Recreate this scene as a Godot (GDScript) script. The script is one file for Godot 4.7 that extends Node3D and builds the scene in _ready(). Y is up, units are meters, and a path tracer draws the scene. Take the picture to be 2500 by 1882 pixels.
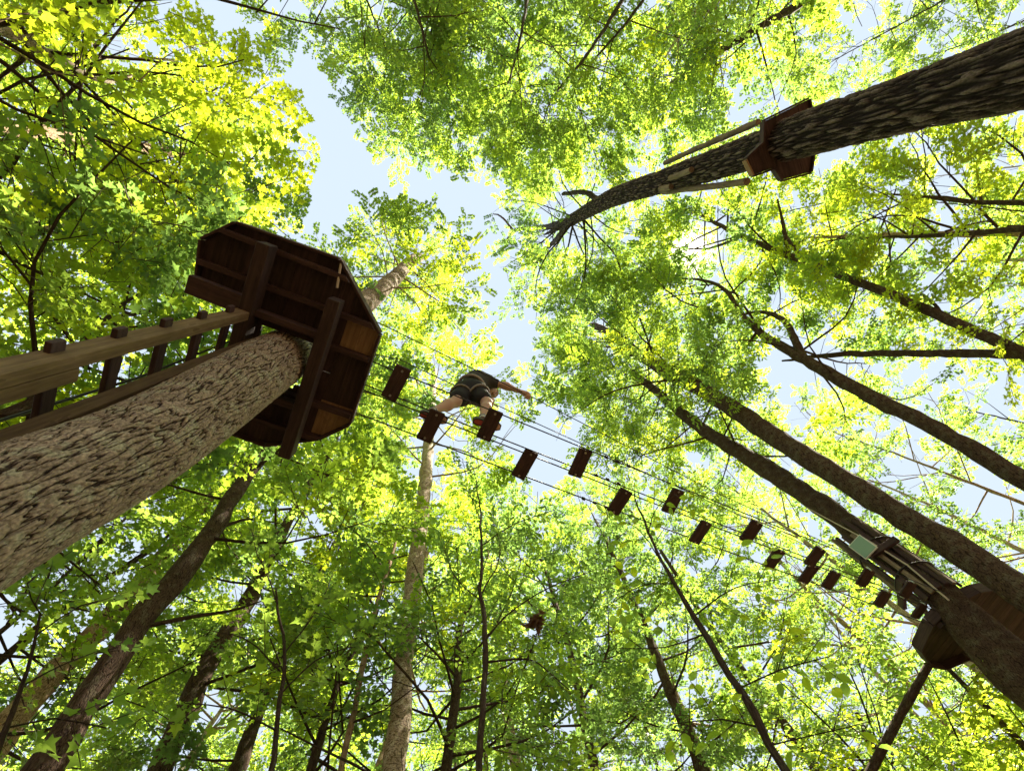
extends Node3D
# A ropes course between tall forest trees, seen from the ground looking up.

var taken := {}
var M := {}
var rng := RandomNumberGenerator.new()
var holes := FastNoiseLite.new()
var wob := FastNoiseLite.new()
var sprays := {}
var gap: Array[Vector2] = []
var barks := {}

# ---------------------------------------------------------------- mesh helper
class MB:
	var v := PackedVector3Array()
	var n := PackedVector3Array()
	var uv := PackedVector2Array()
	var ix := PackedInt32Array()

	func arrays(smooth := true) -> Array:
		var a := []
		a.resize(Mesh.ARRAY_MAX)
		if smooth:
			for t in range(0, ix.size(), 3):
				var p := v[ix[t]]
				var c := (v[ix[t + 1]] - p).cross(v[ix[t + 2]] - p)
				if c.dot(n[ix[t]] + n[ix[t + 1]] + n[ix[t + 2]]) > 0.0:
					var k := ix[t + 1]
					ix[t + 1] = ix[t + 2]
					ix[t + 2] = k
			a[Mesh.ARRAY_NORMAL] = n
		a[Mesh.ARRAY_VERTEX] = v
		a[Mesh.ARRAY_TEX_UV] = uv
		a[Mesh.ARRAY_INDEX] = ix
		return a

	func mesh(mat: Material, smooth := true) -> ArrayMesh:
		var m := ArrayMesh.new()
		m.add_surface_from_arrays(Mesh.PRIMITIVE_TRIANGLES, arrays(smooth))
		m.surface_set_material(0, mat)
		return m

	func quad(a: int, b: int, c: int, d: int) -> void:
		ix.append_array(PackedInt32Array([a, b, c, a, c, d]))

	func tube(pts: Array, rs: Array, sides: int, rep := 1.0, vs := 1.0, cap := true) -> void:
		var x := Vector3.ZERO
		var l := 0.0
		var first := v.size()
		for k in pts.size():
			var p: Vector3 = pts[k]
			var t: Vector3 = (pts[mini(k + 1, pts.size() - 1)] - pts[maxi(k - 1, 0)]).normalized()
			if k == 0:
				x = t.cross(Vector3(0.31, 0.2, 0.93)).normalized()
			else:
				x = (x - t * x.dot(t)).normalized()
				l += p.distance_to(pts[k - 1])
			var y := t.cross(x)
			for s in sides + 1:
				var a := TAU * s / sides
				var d := x * cos(a) + y * sin(a)
				v.append(p + d * rs[k])
				n.append(d)
				uv.append(Vector2(rep * s / sides, l * vs))
			if k > 0:
				var o := first + k * (sides + 1)
				for s in sides:
					quad(o + s, o + s + 1, o + s - sides, o + s - sides - 1)
		if cap:
			for e in [0, pts.size() - 1]:
				var t: Vector3 = (pts[0] - pts[1]).normalized() if e == 0 else (pts[e] - pts[e - 1]).normalized()
				var c := v.size()
				v.append(pts[e])
				n.append(t)
				uv.append(Vector2(0.5, 0.5))
				for s in sides + 1:
					v.append(v[first + e * (sides + 1) + s])
					n.append(t)
					uv.append(Vector2(0.5 + 0.3 * cos(TAU * s / sides), 0.5 + 0.3 * sin(TAU * s / sides)))
				for s in sides:
					ix.append_array(PackedInt32Array([c, c + 1 + s, c + 2 + s]))

	# a board with chamfered edges: centre, unit axes, half sizes; the grain runs along the first axis
	func block(c: Vector3, ax: Vector3, ay: Vector3, az: Vector3, h: Vector3, b := 0.006, seed_uv := 0.0) -> void:
		var o := v.size()
		for k in 8:
			var s := Vector3(1 if k & 1 else -1, 1 if k & 2 else -1, 1 if k & 4 else -1)
			for e in 3:
				var q := Vector3(h.x, h.y, h.z) - Vector3(b, b, b)
				q[e] = h[e]
				var w := q * s
				v.append(c + ax * w.x + ay * w.y + az * w.z)
				n.append((ax if e == 0 else ay if e == 1 else az) * s[e])
				var across := w.y + w.z if e != 0 else w.y
				var along := w.x if e != 0 else w.z
				uv.append(Vector2(across * 2.2 + seed_uv * 3.7, along * 0.7 + seed_uv))
		var id := func(i: int, e: int) -> int: return o + i * 3 + e
		for e in 3:
			var u := 1 << ((e + 1) % 3)
			var w := 1 << ((e + 2) % 3)
			for s in [0, 1 << e]:
				quad(id.call(s, e), id.call(s | u, e), id.call(s | u | w, e), id.call(s | w, e))
			# chamfers along axis e
			var f := (e + 1) % 3
			var g := (e + 2) % 3
			for s1 in [0, 1 << f]:
				for s2 in [0, 1 << g]:
					var k0: int = s1 | s2
					var k1: int = k0 | (1 << e)
					quad(id.call(k0, f), id.call(k1, f), id.call(k1, g), id.call(k0, g))
		for k in 8:
			ix.append_array(PackedInt32Array([id.call(k, 0), id.call(k, 1), id.call(k, 2)]))

	func prism(poly: PackedVector2Array, y0: float, y1: float, along: Vector2, seed_uv := 0.0) -> void:
		var tri := Geometry2D.triangulate_polygon(poly)
		var side := Vector2(-along.y, along.x)
		for y in [y0, y1]:
			var o := v.size()
			for p in poly:
				v.append(Vector3(p.x, y, p.y))
				n.append(Vector3(0, -1 if y == y0 else 1, 0))
				uv.append(Vector2(p.dot(side) * 2.2 + seed_uv * 3.7, p.dot(along) * 0.7 + seed_uv))
			for t in tri:
				ix.append(o + t)
		for k in poly.size():
			var a := poly[k]
			var b := poly[(k + 1) % poly.size()]
			var o := v.size()
			var d := (b - a).normalized()
			var nn := Vector3(d.y, 0, -d.x)
			if Geometry2D.is_point_in_polygon((a + b) * 0.5 + Vector2(nn.x, nn.z) * 0.002, poly):
				nn = -nn
			for q in [[a, y0], [b, y0], [b, y1], [a, y1]]:
				v.append(Vector3(q[0].x, q[1], q[0].y))
				n.append(nn)
				uv.append(Vector2(q[1] * 2.2 + seed_uv, q[0].dot(along) * 0.7 + seed_uv))
			quad(o, o + 1, o + 2, o + 3)

# ---------------------------------------------------------------- nodes
func numbered(called: String) -> String:
	var k: int = taken.get(called, 0)
	taken[called] = k + 1
	return called if k == 0 else "%s_%03d" % [called, k]

func tag(o: Node, label: String, category: String, group := "") -> Node:
	o.set_meta("label", label)
	o.set_meta("category", category)
	if group:
		o.set_meta("group", group)
	return o

func thing(called: String, label: String, category: String, at := Vector3.ZERO, group := "") -> Node3D:
	var o := Node3D.new()
	o.name = numbered(called)
	add_child(o)
	o.position = at
	tag(o, label, category, group)
	return o

func part(called: String, mesh: Mesh, parent: Node3D = null, at := Vector3.ZERO) -> MeshInstance3D:
	var o := MeshInstance3D.new()
	o.mesh = mesh
	if parent == null:
		o.name = numbered(called)
		add_child(o)
	else:
		var c: Dictionary = parent.get_meta("taken") if parent.has_meta("taken") else {}
		var k: int = c.get(called, 0)
		c[called] = k + 1
		parent.set_meta("taken", c)
		o.name = called if k == 0 else "%s_%03d" % [called, k]
		parent.add_child(o, true)
	o.position = at
	return o

# ---------------------------------------------------------------- materials
func std(c: Color, rough := 0.8) -> StandardMaterial3D:
	var m := StandardMaterial3D.new()
	m.albedo_color = c.linear_to_srgb()
	m.roughness = rough
	return m

func leaf_mat(base: Color, through: Color, share: float) -> StandardMaterial3D:
	var m := std(base, 0.45)
	m.metallic_specular = 0.4
	m.cull_mode = BaseMaterial3D.CULL_DISABLED
	m.backlight_enabled = true
	var top := maxf(through.r, maxf(through.g, through.b))
	m.backlight = Color(through.r / top * share, through.g / top * share, through.b / top * share).linear_to_srgb()
	return m

func grey(n: FastNoiseLite, w: int, h: int, stretch: float) -> PackedByteArray:
	var im := n.get_seamless_image(w, int(h / stretch))
	im.convert(Image.FORMAT_L8)
	im.resize(w, h, Image.INTERPOLATE_CUBIC)
	return im.get_data()

func noise(kind: int, freq: float, s: int, octaves := 3) -> FastNoiseLite:
	var n := FastNoiseLite.new()
	n.noise_type = kind
	n.frequency = freq
	n.seed = s
	n.fractal_octaves = octaves
	return n

# a bark: plates between furrows, as one height map and the colour that goes with it
func bark(called: String, w: int, h: int, mode: String, freq: float, stretch: float, furrow: Color, ridge: Color, lichen: Color, share: float, bump: float, s: int) -> void:
	var a: PackedByteArray
	var plates: PackedByteArray
	if mode == "plates" or mode == "ridges":
		# long cracks that run up the trunk, crossed by shorter ones
		var c := noise(FastNoiseLite.TYPE_SIMPLEX_SMOOTH, freq, s, 2)
		c.fractal_gain = 0.35
		c.domain_warp_enabled = true
		c.domain_warp_amplitude = 0.5 / freq
		c.domain_warp_frequency = freq * 0.5
		a = grey(c, w, h, stretch)
		var d := noise(FastNoiseLite.TYPE_CELLULAR, freq * 1.3, s + 3, 1)
		d.cellular_return_type = FastNoiseLite.RETURN_DISTANCE2_SUB
		d.fractal_type = FastNoiseLite.FRACTAL_NONE
		d.domain_warp_enabled = true
		d.domain_warp_amplitude = 0.4 / freq
		d.domain_warp_frequency = freq
		plates = grey(d, w, h, stretch * 0.4)
	elif false:
		var c := noise(FastNoiseLite.TYPE_SIMPLEX_SMOOTH, freq, s, 2)
		c.fractal_type = FastNoiseLite.FRACTAL_RIDGED
		c.domain_warp_enabled = true
		c.domain_warp_amplitude = 0.5 / freq
		c.domain_warp_frequency = freq * 0.7
		a = grey(c, w, h, stretch)
	else:
		var c := noise(FastNoiseLite.TYPE_SIMPLEX_SMOOTH, freq, s, 4)
		a = grey(c, w, h, stretch)
	var f := grey(noise(FastNoiseLite.TYPE_SIMPLEX_SMOOTH, 0.09, s + 1, 4), w, h, 2.0)
	var lo := grey(noise(FastNoiseLite.TYPE_SIMPLEX_SMOOTH, 0.008, s + 2, 3), w, h, 1.0)
	var rgb := PackedByteArray()
	rgb.resize(w * h * 3)
	var hh := PackedByteArray()
	hh.resize(w * h)
	for i in w * h:
		var e := absf(a[i] / 127.5 - 1.0)
		if mode == "plates":
			e = smoothstep(0.0, 0.17, e) * lerpf(0.72, 1.0, smoothstep(0.02, 0.14, plates[i] / 255.0))
		elif mode == "ridges":
			e = smoothstep(0.04, 0.62, e) * lerpf(0.75, 1.0, smoothstep(0.02, 0.2, plates[i] / 255.0))
		if mode == "rings":
			e = smoothstep(0.2, 0.55, a[i] / 255.0)
		var g := f[i] / 255.0
		var q := smoothstep(0.52, 0.75, lo[i] / 255.0) * share * e
		var k := (0.72 + 0.5 * g) * (0.88 + 0.24 * lo[i] / 255.0)
		var c := furrow.lerp(ridge, e).lerp(lichen, q)
		rgb[i * 3] = mini(255, int(c.r * k * 255.0))
		rgb[i * 3 + 1] = mini(255, int(c.g * k * 255.0))
		rgb[i * 3 + 2] = mini(255, int(c.b * k * 255.0))
		hh[i] = mini(255, int((e * 0.72 + g * 0.28) * 255.0))
	var m := StandardMaterial3D.new()
	m.albedo_texture = ImageTexture.create_from_image(Image.create_from_data(w, h, false, Image.FORMAT_RGB8, rgb))
	m.roughness = 0.95
	m.metallic_specular = 0.25
	m.heightmap_enabled = true
	m.heightmap_texture = ImageTexture.create_from_image(Image.create_from_data(w, h, false, Image.FORMAT_L8, hh))
	m.heightmap_scale = bump
	barks[called] = {"m": m, "h": hh, "w": w, "hh": h}

func wood(called: String, dark: Color, pale: Color, rough: float, knots: float, s: int) -> void:
	var w := 256
	var h := 512
	var g := grey(noise(FastNoiseLite.TYPE_SIMPLEX_SMOOTH, 0.05, s, 4), w, h, 14.0)
	var b := grey(noise(FastNoiseLite.TYPE_SIMPLEX_SMOOTH, 0.012, s + 5, 3), w, h, 1.5)
	var f := grey(noise(FastNoiseLite.TYPE_SIMPLEX_SMOOTH, 0.2, s + 9, 2), w, h, 6.0)
	var rgb := PackedByteArray()
	rgb.resize(w * h * 3)
	var hh := PackedByteArray()
	hh.resize(w * h)
	for i in w * h:
		var e := clampf(0.55 * g[i] / 255.0 + 0.25 * f[i] / 255.0 + 0.35 * b[i] / 255.0 - 0.08, 0.0, 1.0)
		var c := dark.lerp(pale, e)
		if knots > 0.0 and b[i] > 205:
			c = c.lerp(dark, knots)
		rgb[i * 3] = int(c.r * 255.0)
		rgb[i * 3 + 1] = int(c.g * 255.0)
		rgb[i * 3 + 2] = int(c.b * 255.0)
		hh[i] = int(255.0 * e)
	var m := StandardMaterial3D.new()
	m.albedo_texture = ImageTexture.create_from_image(Image.create_from_data(w, h, false, Image.FORMAT_RGB8, rgb))
	m.roughness = rough
	m.metallic_specular = 0.35
	m.heightmap_enabled = true
	m.heightmap_texture = ImageTexture.create_from_image(Image.create_from_data(w, h, false, Image.FORMAT_L8, hh))
	m.heightmap_scale = 0.25
	M[called] = m

# ---------------------------------------------------------------- leaves
const OUTLINE := {
	"maple": [[0.0, 0.0], [0.16, 0.1], [0.46, 0.06], [0.34, 0.3], [0.56, 0.56], [0.22, 0.56], [0.0, 1.0], [-0.22, 0.56], [-0.56, 0.56], [-0.34, 0.3], [-0.46, 0.06], [-0.16, 0.1]],
	"oval": [[0.0, 0.0], [0.2, 0.16], [0.29, 0.45], [0.2, 0.76], [0.0, 1.0], [-0.2, 0.76], [-0.29, 0.45], [-0.2, 0.16]],
	"lobed": [[0.0, 0.0], [0.2, 0.3], [0.42, 0.34], [0.3, 0.62], [0.36, 0.86], [0.0, 1.0], [-0.36, 0.86], [-0.3, 0.62], [-0.42, 0.34], [-0.2, 0.3]],
	"lance": [[0.0, 0.0], [0.13, 0.2], [0.18, 0.5], [0.1, 0.8], [0.0, 1.0], [-0.1, 0.8], [-0.18, 0.5], [-0.13, 0.2]],
}

func leaf(mb: MB, pos: Vector3, dir: Vector3, nrm: Vector3, ln: float, kind: String, fold := 0.3, droop := 0.2) -> void:
	dir = dir.normalized()
	var x := dir.cross(nrm).normalized()
	var up := x.cross(dir)
	var o := mb.v.size()
	var out: Array = OUTLINE[kind]
	mb.v.append(pos + dir * ln * 0.42 - up * droop * 0.18 * ln)
	mb.uv.append(Vector2(0.5, 0.42))
	for q in out:
		mb.v.append(pos + dir * (q[1] * ln) + x * (q[0] * ln) - up * ((-fold * absf(q[0])) + droop * q[1] * q[1]) * ln)
		mb.uv.append(Vector2(q[0] + 0.5, q[1]))
	for k in out.size():
		mb.ix.append_array(PackedInt32Array([o, o + 1 + k, o + 1 + (k + 1) % out.size()]))

# a leafy twig: stem along +x, leaves held flat and tilted
func spray(kind: String, length: float, n: int, ln: float, s: int) -> Array:
	var r := RandomNumberGenerator.new()
	r.seed = s
	var lv := MB.new()
	var tw := MB.new()
	tw.tube([Vector3.ZERO, Vector3(length * 0.5, 0.03, 0.02), Vector3(length, -0.02, -0.02)], [0.007, 0.005, 0.002], 3, 1.0, 1.0, false)
	var nside := 5
	for k in nside:
		var t := (k + 0.6) / nside
		var base := Vector3(length * t, 0.02, 0)
		var sgn := 1.0 if k % 2 else -1.0
		var sl := length * r.randf_range(0.45, 0.8) * (1.1 - 0.6 * t)
		var sd := Vector3(r.randf_range(0.5, 1.0), r.randf_range(-0.25, 0.3), sgn * r.randf_range(0.5, 1.0)).normalized()
		tw.tube([base, base + sd * sl], [0.004, 0.0015], 3, 1.0, 1.0, false)
		var m := int(ceil(float(n) / nside))
		for j in m:
			var u := (j + 0.6) / m
			var p := base + sd * sl * u + Vector3(0, r.randf_range(-0.07, 0.05), 0)
			var side := 1.0 if j % 2 else -1.0
			var d := sd.rotated(Vector3.UP, side * r.randf_range(0.4, 1.3)) + Vector3(0, r.randf_range(-0.5, 0.15), 0)
			var nm := Vector3(r.randf_range(-0.75, 0.75), 1.0, r.randf_range(-0.75, 0.75)).normalized()
			leaf(lv, p + d * 0.02, d, nm, ln * r.randf_range(0.65, 1.2), kind, r.randf_range(0.1, 0.5), r.randf_range(0.0, 0.35))
	return [lv, tw]

func spray_mesh(kind: String, mat: String, variant: int) -> ArrayMesh:
	var key := "%s/%s/%d" % [kind, mat, variant]
	if not sprays.has(key):
		var g := "%s/%d" % [kind, variant]
		if not sprays.has(g):
			var sp: Array
			match kind:
				"maple": sp = spray("maple", 0.6, 46, 0.088, 100 + variant)
				"gum": sp = spray("maple", 0.75, 95, 0.078, 200 + variant)
				"oak": sp = spray("lobed", 0.75, 85, 0.092, 300 + variant)
				"beech": sp = spray("oval", 0.6, 46, 0.088, 400 + variant)
				"hickory": sp = spray("lance", 0.65, 50, 0.135, 500 + variant)
				_: sp = spray("oval", 1.1, 140, 0.115, 600 + variant)
			sprays[g] = [sp[0].arrays(false), sp[1].arrays(true)]
		var m := ArrayMesh.new()
		m.add_surface_from_arrays(Mesh.PRIMITIVE_TRIANGLES, sprays[g][0])
		m.surface_set_material(0, M[mat])
		m.add_surface_from_arrays(Mesh.PRIMITIVE_TRIANGLES, sprays[g][1])
		m.surface_set_material(1, M.twig)
		sprays[key] = m
	return sprays[key]

func in_gap(p: Vector3) -> bool:
	if p.y < 7.0:
		return false
	# and the small hole that the sun shines through
	var up := Vector3(0.4224, 0.9061, 0.0234)
	var q := p - Vector3(0, 1.6, 0)
	if (q - up * q.dot(up)).length() < 0.022 * q.length() + 0.12:
		return true
	return Geometry2D.is_point_in_polygon(Vector2(p.x, p.z) * (18.4 / (p.y - 1.6)), gap)

# ---------------------------------------------------------------- trees
func spline(pts: Array, step: float) -> Array:
	var out := []
	for k in pts.size() - 1:
		var p0: Vector4 = pts[maxi(k - 1, 0)]
		var p1: Vector4 = pts[k]
		var p2: Vector4 = pts[k + 1]
		var p3: Vector4 = pts[mini(k + 2, pts.size() - 1)]
		var l := maxf(0.001, (p2 - p1).length())
		var c := (p2 - p1) / l
		var m1 := (c + (p1 - p0) / (p1 - p0).length()) * 0.5 * l if k > 0 else c * l
		var m2 := (c + (p3 - p2) / (p3 - p2).length()) * 0.5 * l if k + 2 < pts.size() else c * l
		var m := maxi(1, int(ceil(l / step)))
		for j in m:
			var t := float(j) / m
			var q := p1 * (2 * t * t * t - 3 * t * t + 1) + m1 * (t * t * t - 2 * t * t + t) + p2 * (-2 * t * t * t + 3 * t * t) + m2 * (t * t * t - t * t)
			q.w = lerpf(p1.w, p2.w, t)
			out.append(q)
	out.append(pts[-1])
	return out

func limb_mesh(pts: Array, mat: Material, sides: int, step := 0.35, wobble := 0.03, rep := 1.0, vs := 1.0) -> ArrayMesh:
	var mb := MB.new()
	add_limb(mb, pts, sides, step, wobble, rep, vs)
	return mb.mesh(mat)

func add_limb(mb: MB, pts: Array, sides: int, step: float, wobble: float, rep: float, vs: float) -> void:
	var ps := []
	var rs := []
	var sp := spline(pts, step)
	for k in sp.size():
		var q: Vector4 = sp[k]
		var p := Vector3(q.x, q.y, q.z)
		var f := wobble * minf(1.0, k * 0.5)
		p += Vector3(wob.get_noise_3d(p.x, p.y * 2.0, 7.0), 0.0, wob.get_noise_3d(p.z, p.y * 2.0, 91.0)) * f
		ps.append(p)
		rs.append(q.w * (1.0 + 0.22 * wob.get_noise_3d(p.x * 4.0, p.y * 5.0, p.z * 4.0)))
	mb.tube(ps, rs, sides, rep, vs)

# a trunk whose bark stands out as relief, for the trees close by
func relief_trunk(pts: Array, b: Dictionary, sides: int, step: float, depth: float, rep: int, vs: float) -> ArrayMesh:
	var sp := spline(pts, step)
	var mb := MB.new()
	var hh: PackedByteArray = b.h
	var w: int = b.w
	var h: int = b.hh
	var l := 0.0
	for k in sp.size():
		var q: Vector4 = sp[k]
		var c := Vector3(q.x, q.y, q.z)
		if k > 0:
			l += c.distance_to(Vector3(sp[k - 1].x, sp[k - 1].y, sp[k - 1].z))
		for s in sides + 1:
			var a := TAU * (s % sides) / sides
			var fx := float(s % sides) / sides * rep * w
			var fy := l * vs * h
			var x0 := int(fx)
			var y0 := int(fy)
			var tx := fx - x0
			var ty := fy - y0
			var e := lerpf(lerpf(hh[(y0 % h) * w + x0 % w], hh[(y0 % h) * w + (x0 + 1) % w], tx), lerpf(hh[((y0 + 1) % h) * w + x0 % w], hh[((y0 + 1) % h) * w + (x0 + 1) % w], tx), ty) / 255.0
			var d := Vector3(cos(a), 0, sin(a))
			var big := wob.get_noise_3d(d.x * 1.3 + q.x, l * 0.9, d.z * 1.3) * 0.05
			mb.v.append(c + d * (q.w * (1.0 + big) + depth * (e - 0.7) * minf(1.0, q.w / 0.15)))
			mb.uv.append(Vector2(rep * float(s) / sides, l * vs))
	var row := sides + 1
	for k in sp.size():
		for s in row:
			var e1 := mb.v[k * row + (s + 1) % sides] - mb.v[k * row + (s + sides - 1) % sides]
			var e2 := mb.v[mini(k + 1, sp.size() - 1) * row + s] - mb.v[maxi(k - 1, 0) * row + s]
			mb.n.append(e2.cross(e1).normalized())
		if k > 0:
			for s in sides:
				var o := k * row
				mb.quad(o + s, o + s + 1, o + s + 1 - row, o + s - row)
	return mb.mesh(b.m)

func at_height(pts: Array, y: float) -> Vector4:
	for k in pts.size() - 1:
		if y >= pts[k].y and y <= pts[k + 1].y:
			return pts[k].lerp(pts[k + 1], (y - pts[k].y) / maxf(0.01, pts[k + 1].y - pts[k].y))
	return pts[-1] if y > pts[-1].y else pts[0]

# limbs, twigs and leafy sprays between two heights
func crown(t: Node3D, pts: Array, c: Dictionary, s: int) -> void:
	var r := RandomNumberGenerator.new()
	r.seed = s
	var bm: Material = barks[c.get("bark", "dark")].m
	var kind: String = c.kind
	var mats: Array = c.mats
	var places := []
	for k in mats.size() * 2:
		places.append([])
	var n: int = c.n
	var far: bool = c.get("far", false)
	var y0: float = c.y0
	var y1: float = c.y1
	var shear: float = c.get("hole", -0.06)
	for i in n:
		var t0 := (i + r.randf() * 0.8) / n
		var p := at_height(pts, lerpf(y0, y1, pow(t0, 0.9)))
		var start := Vector3(p.x, p.y, p.z)
		var az: float = i * 2.39996 + r.randf_range(-0.5, 0.5)
		if c.has("face"):
			az = c.face + r.randf_range(-1.0, 1.0) * c.get("fan", 1.2)
		var ln: float = c.rad * (0.5 + 0.5 * sin(PI * minf(1.0, t0 * 0.85 + 0.2))) * r.randf_range(0.7, 1.15)
		var el := lerpf(c.get("el0", 0.1), c.get("el1", 0.9), t0) + r.randf_range(-0.2, 0.2)
		var d := Vector3(cos(az) * cos(el), sin(el), sin(az) * cos(el))
		var sidew := d.cross(Vector3.UP).normalized()
		var mid := start + d * ln * 0.5 + sidew * r.randf_range(-0.15, 0.15) * ln - Vector3(0, 0.06 * ln, 0)
		var tip := start + d * ln + Vector3(0, 0.1 * ln, 0) + sidew * r.randf_range(-0.12, 0.12) * ln
		var r0 := minf(p.w * 0.55, 0.008 + ln * 0.0085)
		var mb := MB.new()
		var lp := [Vector4(start.x, start.y, start.z, r0), Vector4(mid.x, mid.y, mid.z, r0 * 0.6), Vector4(tip.x, tip.y, tip.z, 0.008)]
		add_limb(mb, lp, 5 if not far else 4, 0.6 if not far else 1.2, 0.12 if ln > 1.5 else 0.03, 1.0, 1.0)
		var gone := true
		var m := maxi(3, int(ln / (0.42 if not far else 0.7)))
		for j in m:
			var u := lerpf(0.28, 1.0, (j + r.randf()) / m)
			var b := start.lerp(mid, u * 2.0) if u < 0.5 else mid.lerp(tip, u * 2.0 - 1.0)
			var sgn := 1.0 if j % 2 else -1.0
			var sd := (d * r.randf_range(0.3, 0.9) + sidew * sgn * r.randf_range(0.4, 1.0) + Vector3(0, r.randf_range(-0.25, 0.5), 0)).normalized()
			var sl := ln * r.randf_range(0.22, 0.42) * (1.25 - 0.6 * u)
			var q := b + sd * sl
			if holes.get_noise_3dv(q) < shear - 0.12:
				continue
			if not far:
				mb.tube([b, b.lerp(q, 0.5) + Vector3(0, 0.04, 0), q], [r0 * 0.3, r0 * 0.2, 0.005], 3, 1.0, 1.0, false)
			var cnt := maxi(1, int(ceil(sl / (0.4 if not far else 0.8)))) + 1
			cnt = int(ceil(cnt * c.get("dens", 1.0) * 0.78))
			for e in cnt:
				var w := b.lerp(q, (e + 0.7) / cnt) + Vector3(r.randf_range(-0.15, 0.15), r.randf_range(-0.15, 0.2), r.randf_range(-0.15, 0.15))
				if in_gap(w) or holes.get_noise_3dv(w) < shear:
					continue
				if Vector2(w.x, w.z).length() < 2.4 and w.y < 5.0:
					continue
				gone = false
				var yaw := atan2(-sd.z, sd.x) + r.randf_range(-0.9, 0.9)
				var bs := Basis(Vector3.UP, yaw) * Basis(Vector3.FORWARD, r.randf_range(-0.3, 0.35)) * Basis(Vector3.RIGHT, r.randf_range(-0.4, 0.4))
				bs = bs.scaled_local(Vector3.ONE * r.randf_range(0.8, 1.2) * c.get("size", 1.0))
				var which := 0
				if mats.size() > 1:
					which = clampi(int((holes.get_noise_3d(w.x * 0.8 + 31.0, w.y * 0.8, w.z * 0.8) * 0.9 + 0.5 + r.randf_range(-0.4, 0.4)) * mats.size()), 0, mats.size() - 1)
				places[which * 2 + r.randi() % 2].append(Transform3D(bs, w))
		if not gone or not c.has("face"):
			part("limb", mb.mesh(bm), t)
	for k in places.size():
		if places[k].is_empty():
			continue
		var mm := MultiMesh.new()
		mm.transform_format = MultiMesh.TRANSFORM_3D
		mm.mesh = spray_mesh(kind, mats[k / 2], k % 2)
		mm.instance_count = places[k].size()
		for e in places[k].size():
			mm.set_instance_transform(e, places[k][e])
		var o := MultiMeshInstance3D.new()
		o.name = "crown" if k == 0 else "crown_%03d" % k
		o.multimesh = mm
		o.set_meta("kind", "stuff")
		t.add_child(o, true)

# pts run upwards as (x, y, z, radius); the trunk goes on straight down into the ground
func tree(called: String, label: String, pts: Array, bk: String, c: Dictionary, s: int, group := "", limbs := [], relief := []) -> Node3D:
	var lowest: Vector4 = pts[0]
	var all := []
	if lowest.y > 0.6:
		var slant: Vector4 = (pts[1] - pts[0]) / maxf(0.5, pts[1].y - pts[0].y)
		var fx := clampf(slant.x, -0.12, 0.12)
		var fz := clampf(slant.z, -0.12, 0.12)
		var gx := lowest.x - fx * lowest.y * 0.6
		var gz := lowest.z - fz * lowest.y * 0.6
		all = [Vector4(gx, -0.3, gz, lowest.w * 1.5 + 0.01), Vector4(lerpf(gx, lowest.x, 0.2), 0.5, lerpf(gz, lowest.z, 0.2), lowest.w * 1.12)]
	all.append_array(pts)
	if c.has("y1") and c.y1 > pts[-1].y:
		var e: Vector4 = pts[-1]
		all.append(Vector4(e.x + rng.randf_range(-0.3, 0.3), c.y1 + 0.3, e.z + rng.randf_range(-0.3, 0.3), 0.02))
	var base := Vector3(all[0].x, 0, all[0].z)
	var t := thing(called, label, "tree", base, group)
	var loc := []
	for q in all:
		loc.append(q - Vector4(base.x, 0, base.z, 0))
	if relief.size():
		part("trunk", relief_trunk(loc, barks[bk], relief[0], relief[1], relief[2], relief[3], relief[4]), t)
	else:
		var r: float = lowest.w
		part("trunk", limb_mesh(loc, barks[bk].m, 14 if r > 0.12 else 9, 0.3 if r > 0.12 else 0.25, 0.05 if r > 0.1 else 0.03, maxf(1.0, roundf(TAU * r / 0.9)), 1.0 / 0.9), t)
	for l in limbs:
		var a := []
		for q in l:
			a.append(q - Vector4(base.x, 0, base.z, 0))
		part("limb", limb_mesh(a, barks[bk].m, 8, 0.2, 0.05, 1.0, 1.1), t)
	if c.has("n"):
		# the crown is placed in the world, then hung under the trunk's node
		crown_local(t, all, c, s, base)
		for e in c.get("wide", []):
			crown_local(t, all, e, s + 500, base)
	return t

func crown_local(t: Node3D, all: Array, c: Dictionary, s: int, base: Vector3) -> void:
	var hold := Node3D.new()
	crown(hold, all, c, s)
	for k in hold.get_children():
		hold.remove_child(k)
		k.position -= base
		t.add_child(k, true)
	hold.free()

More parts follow.
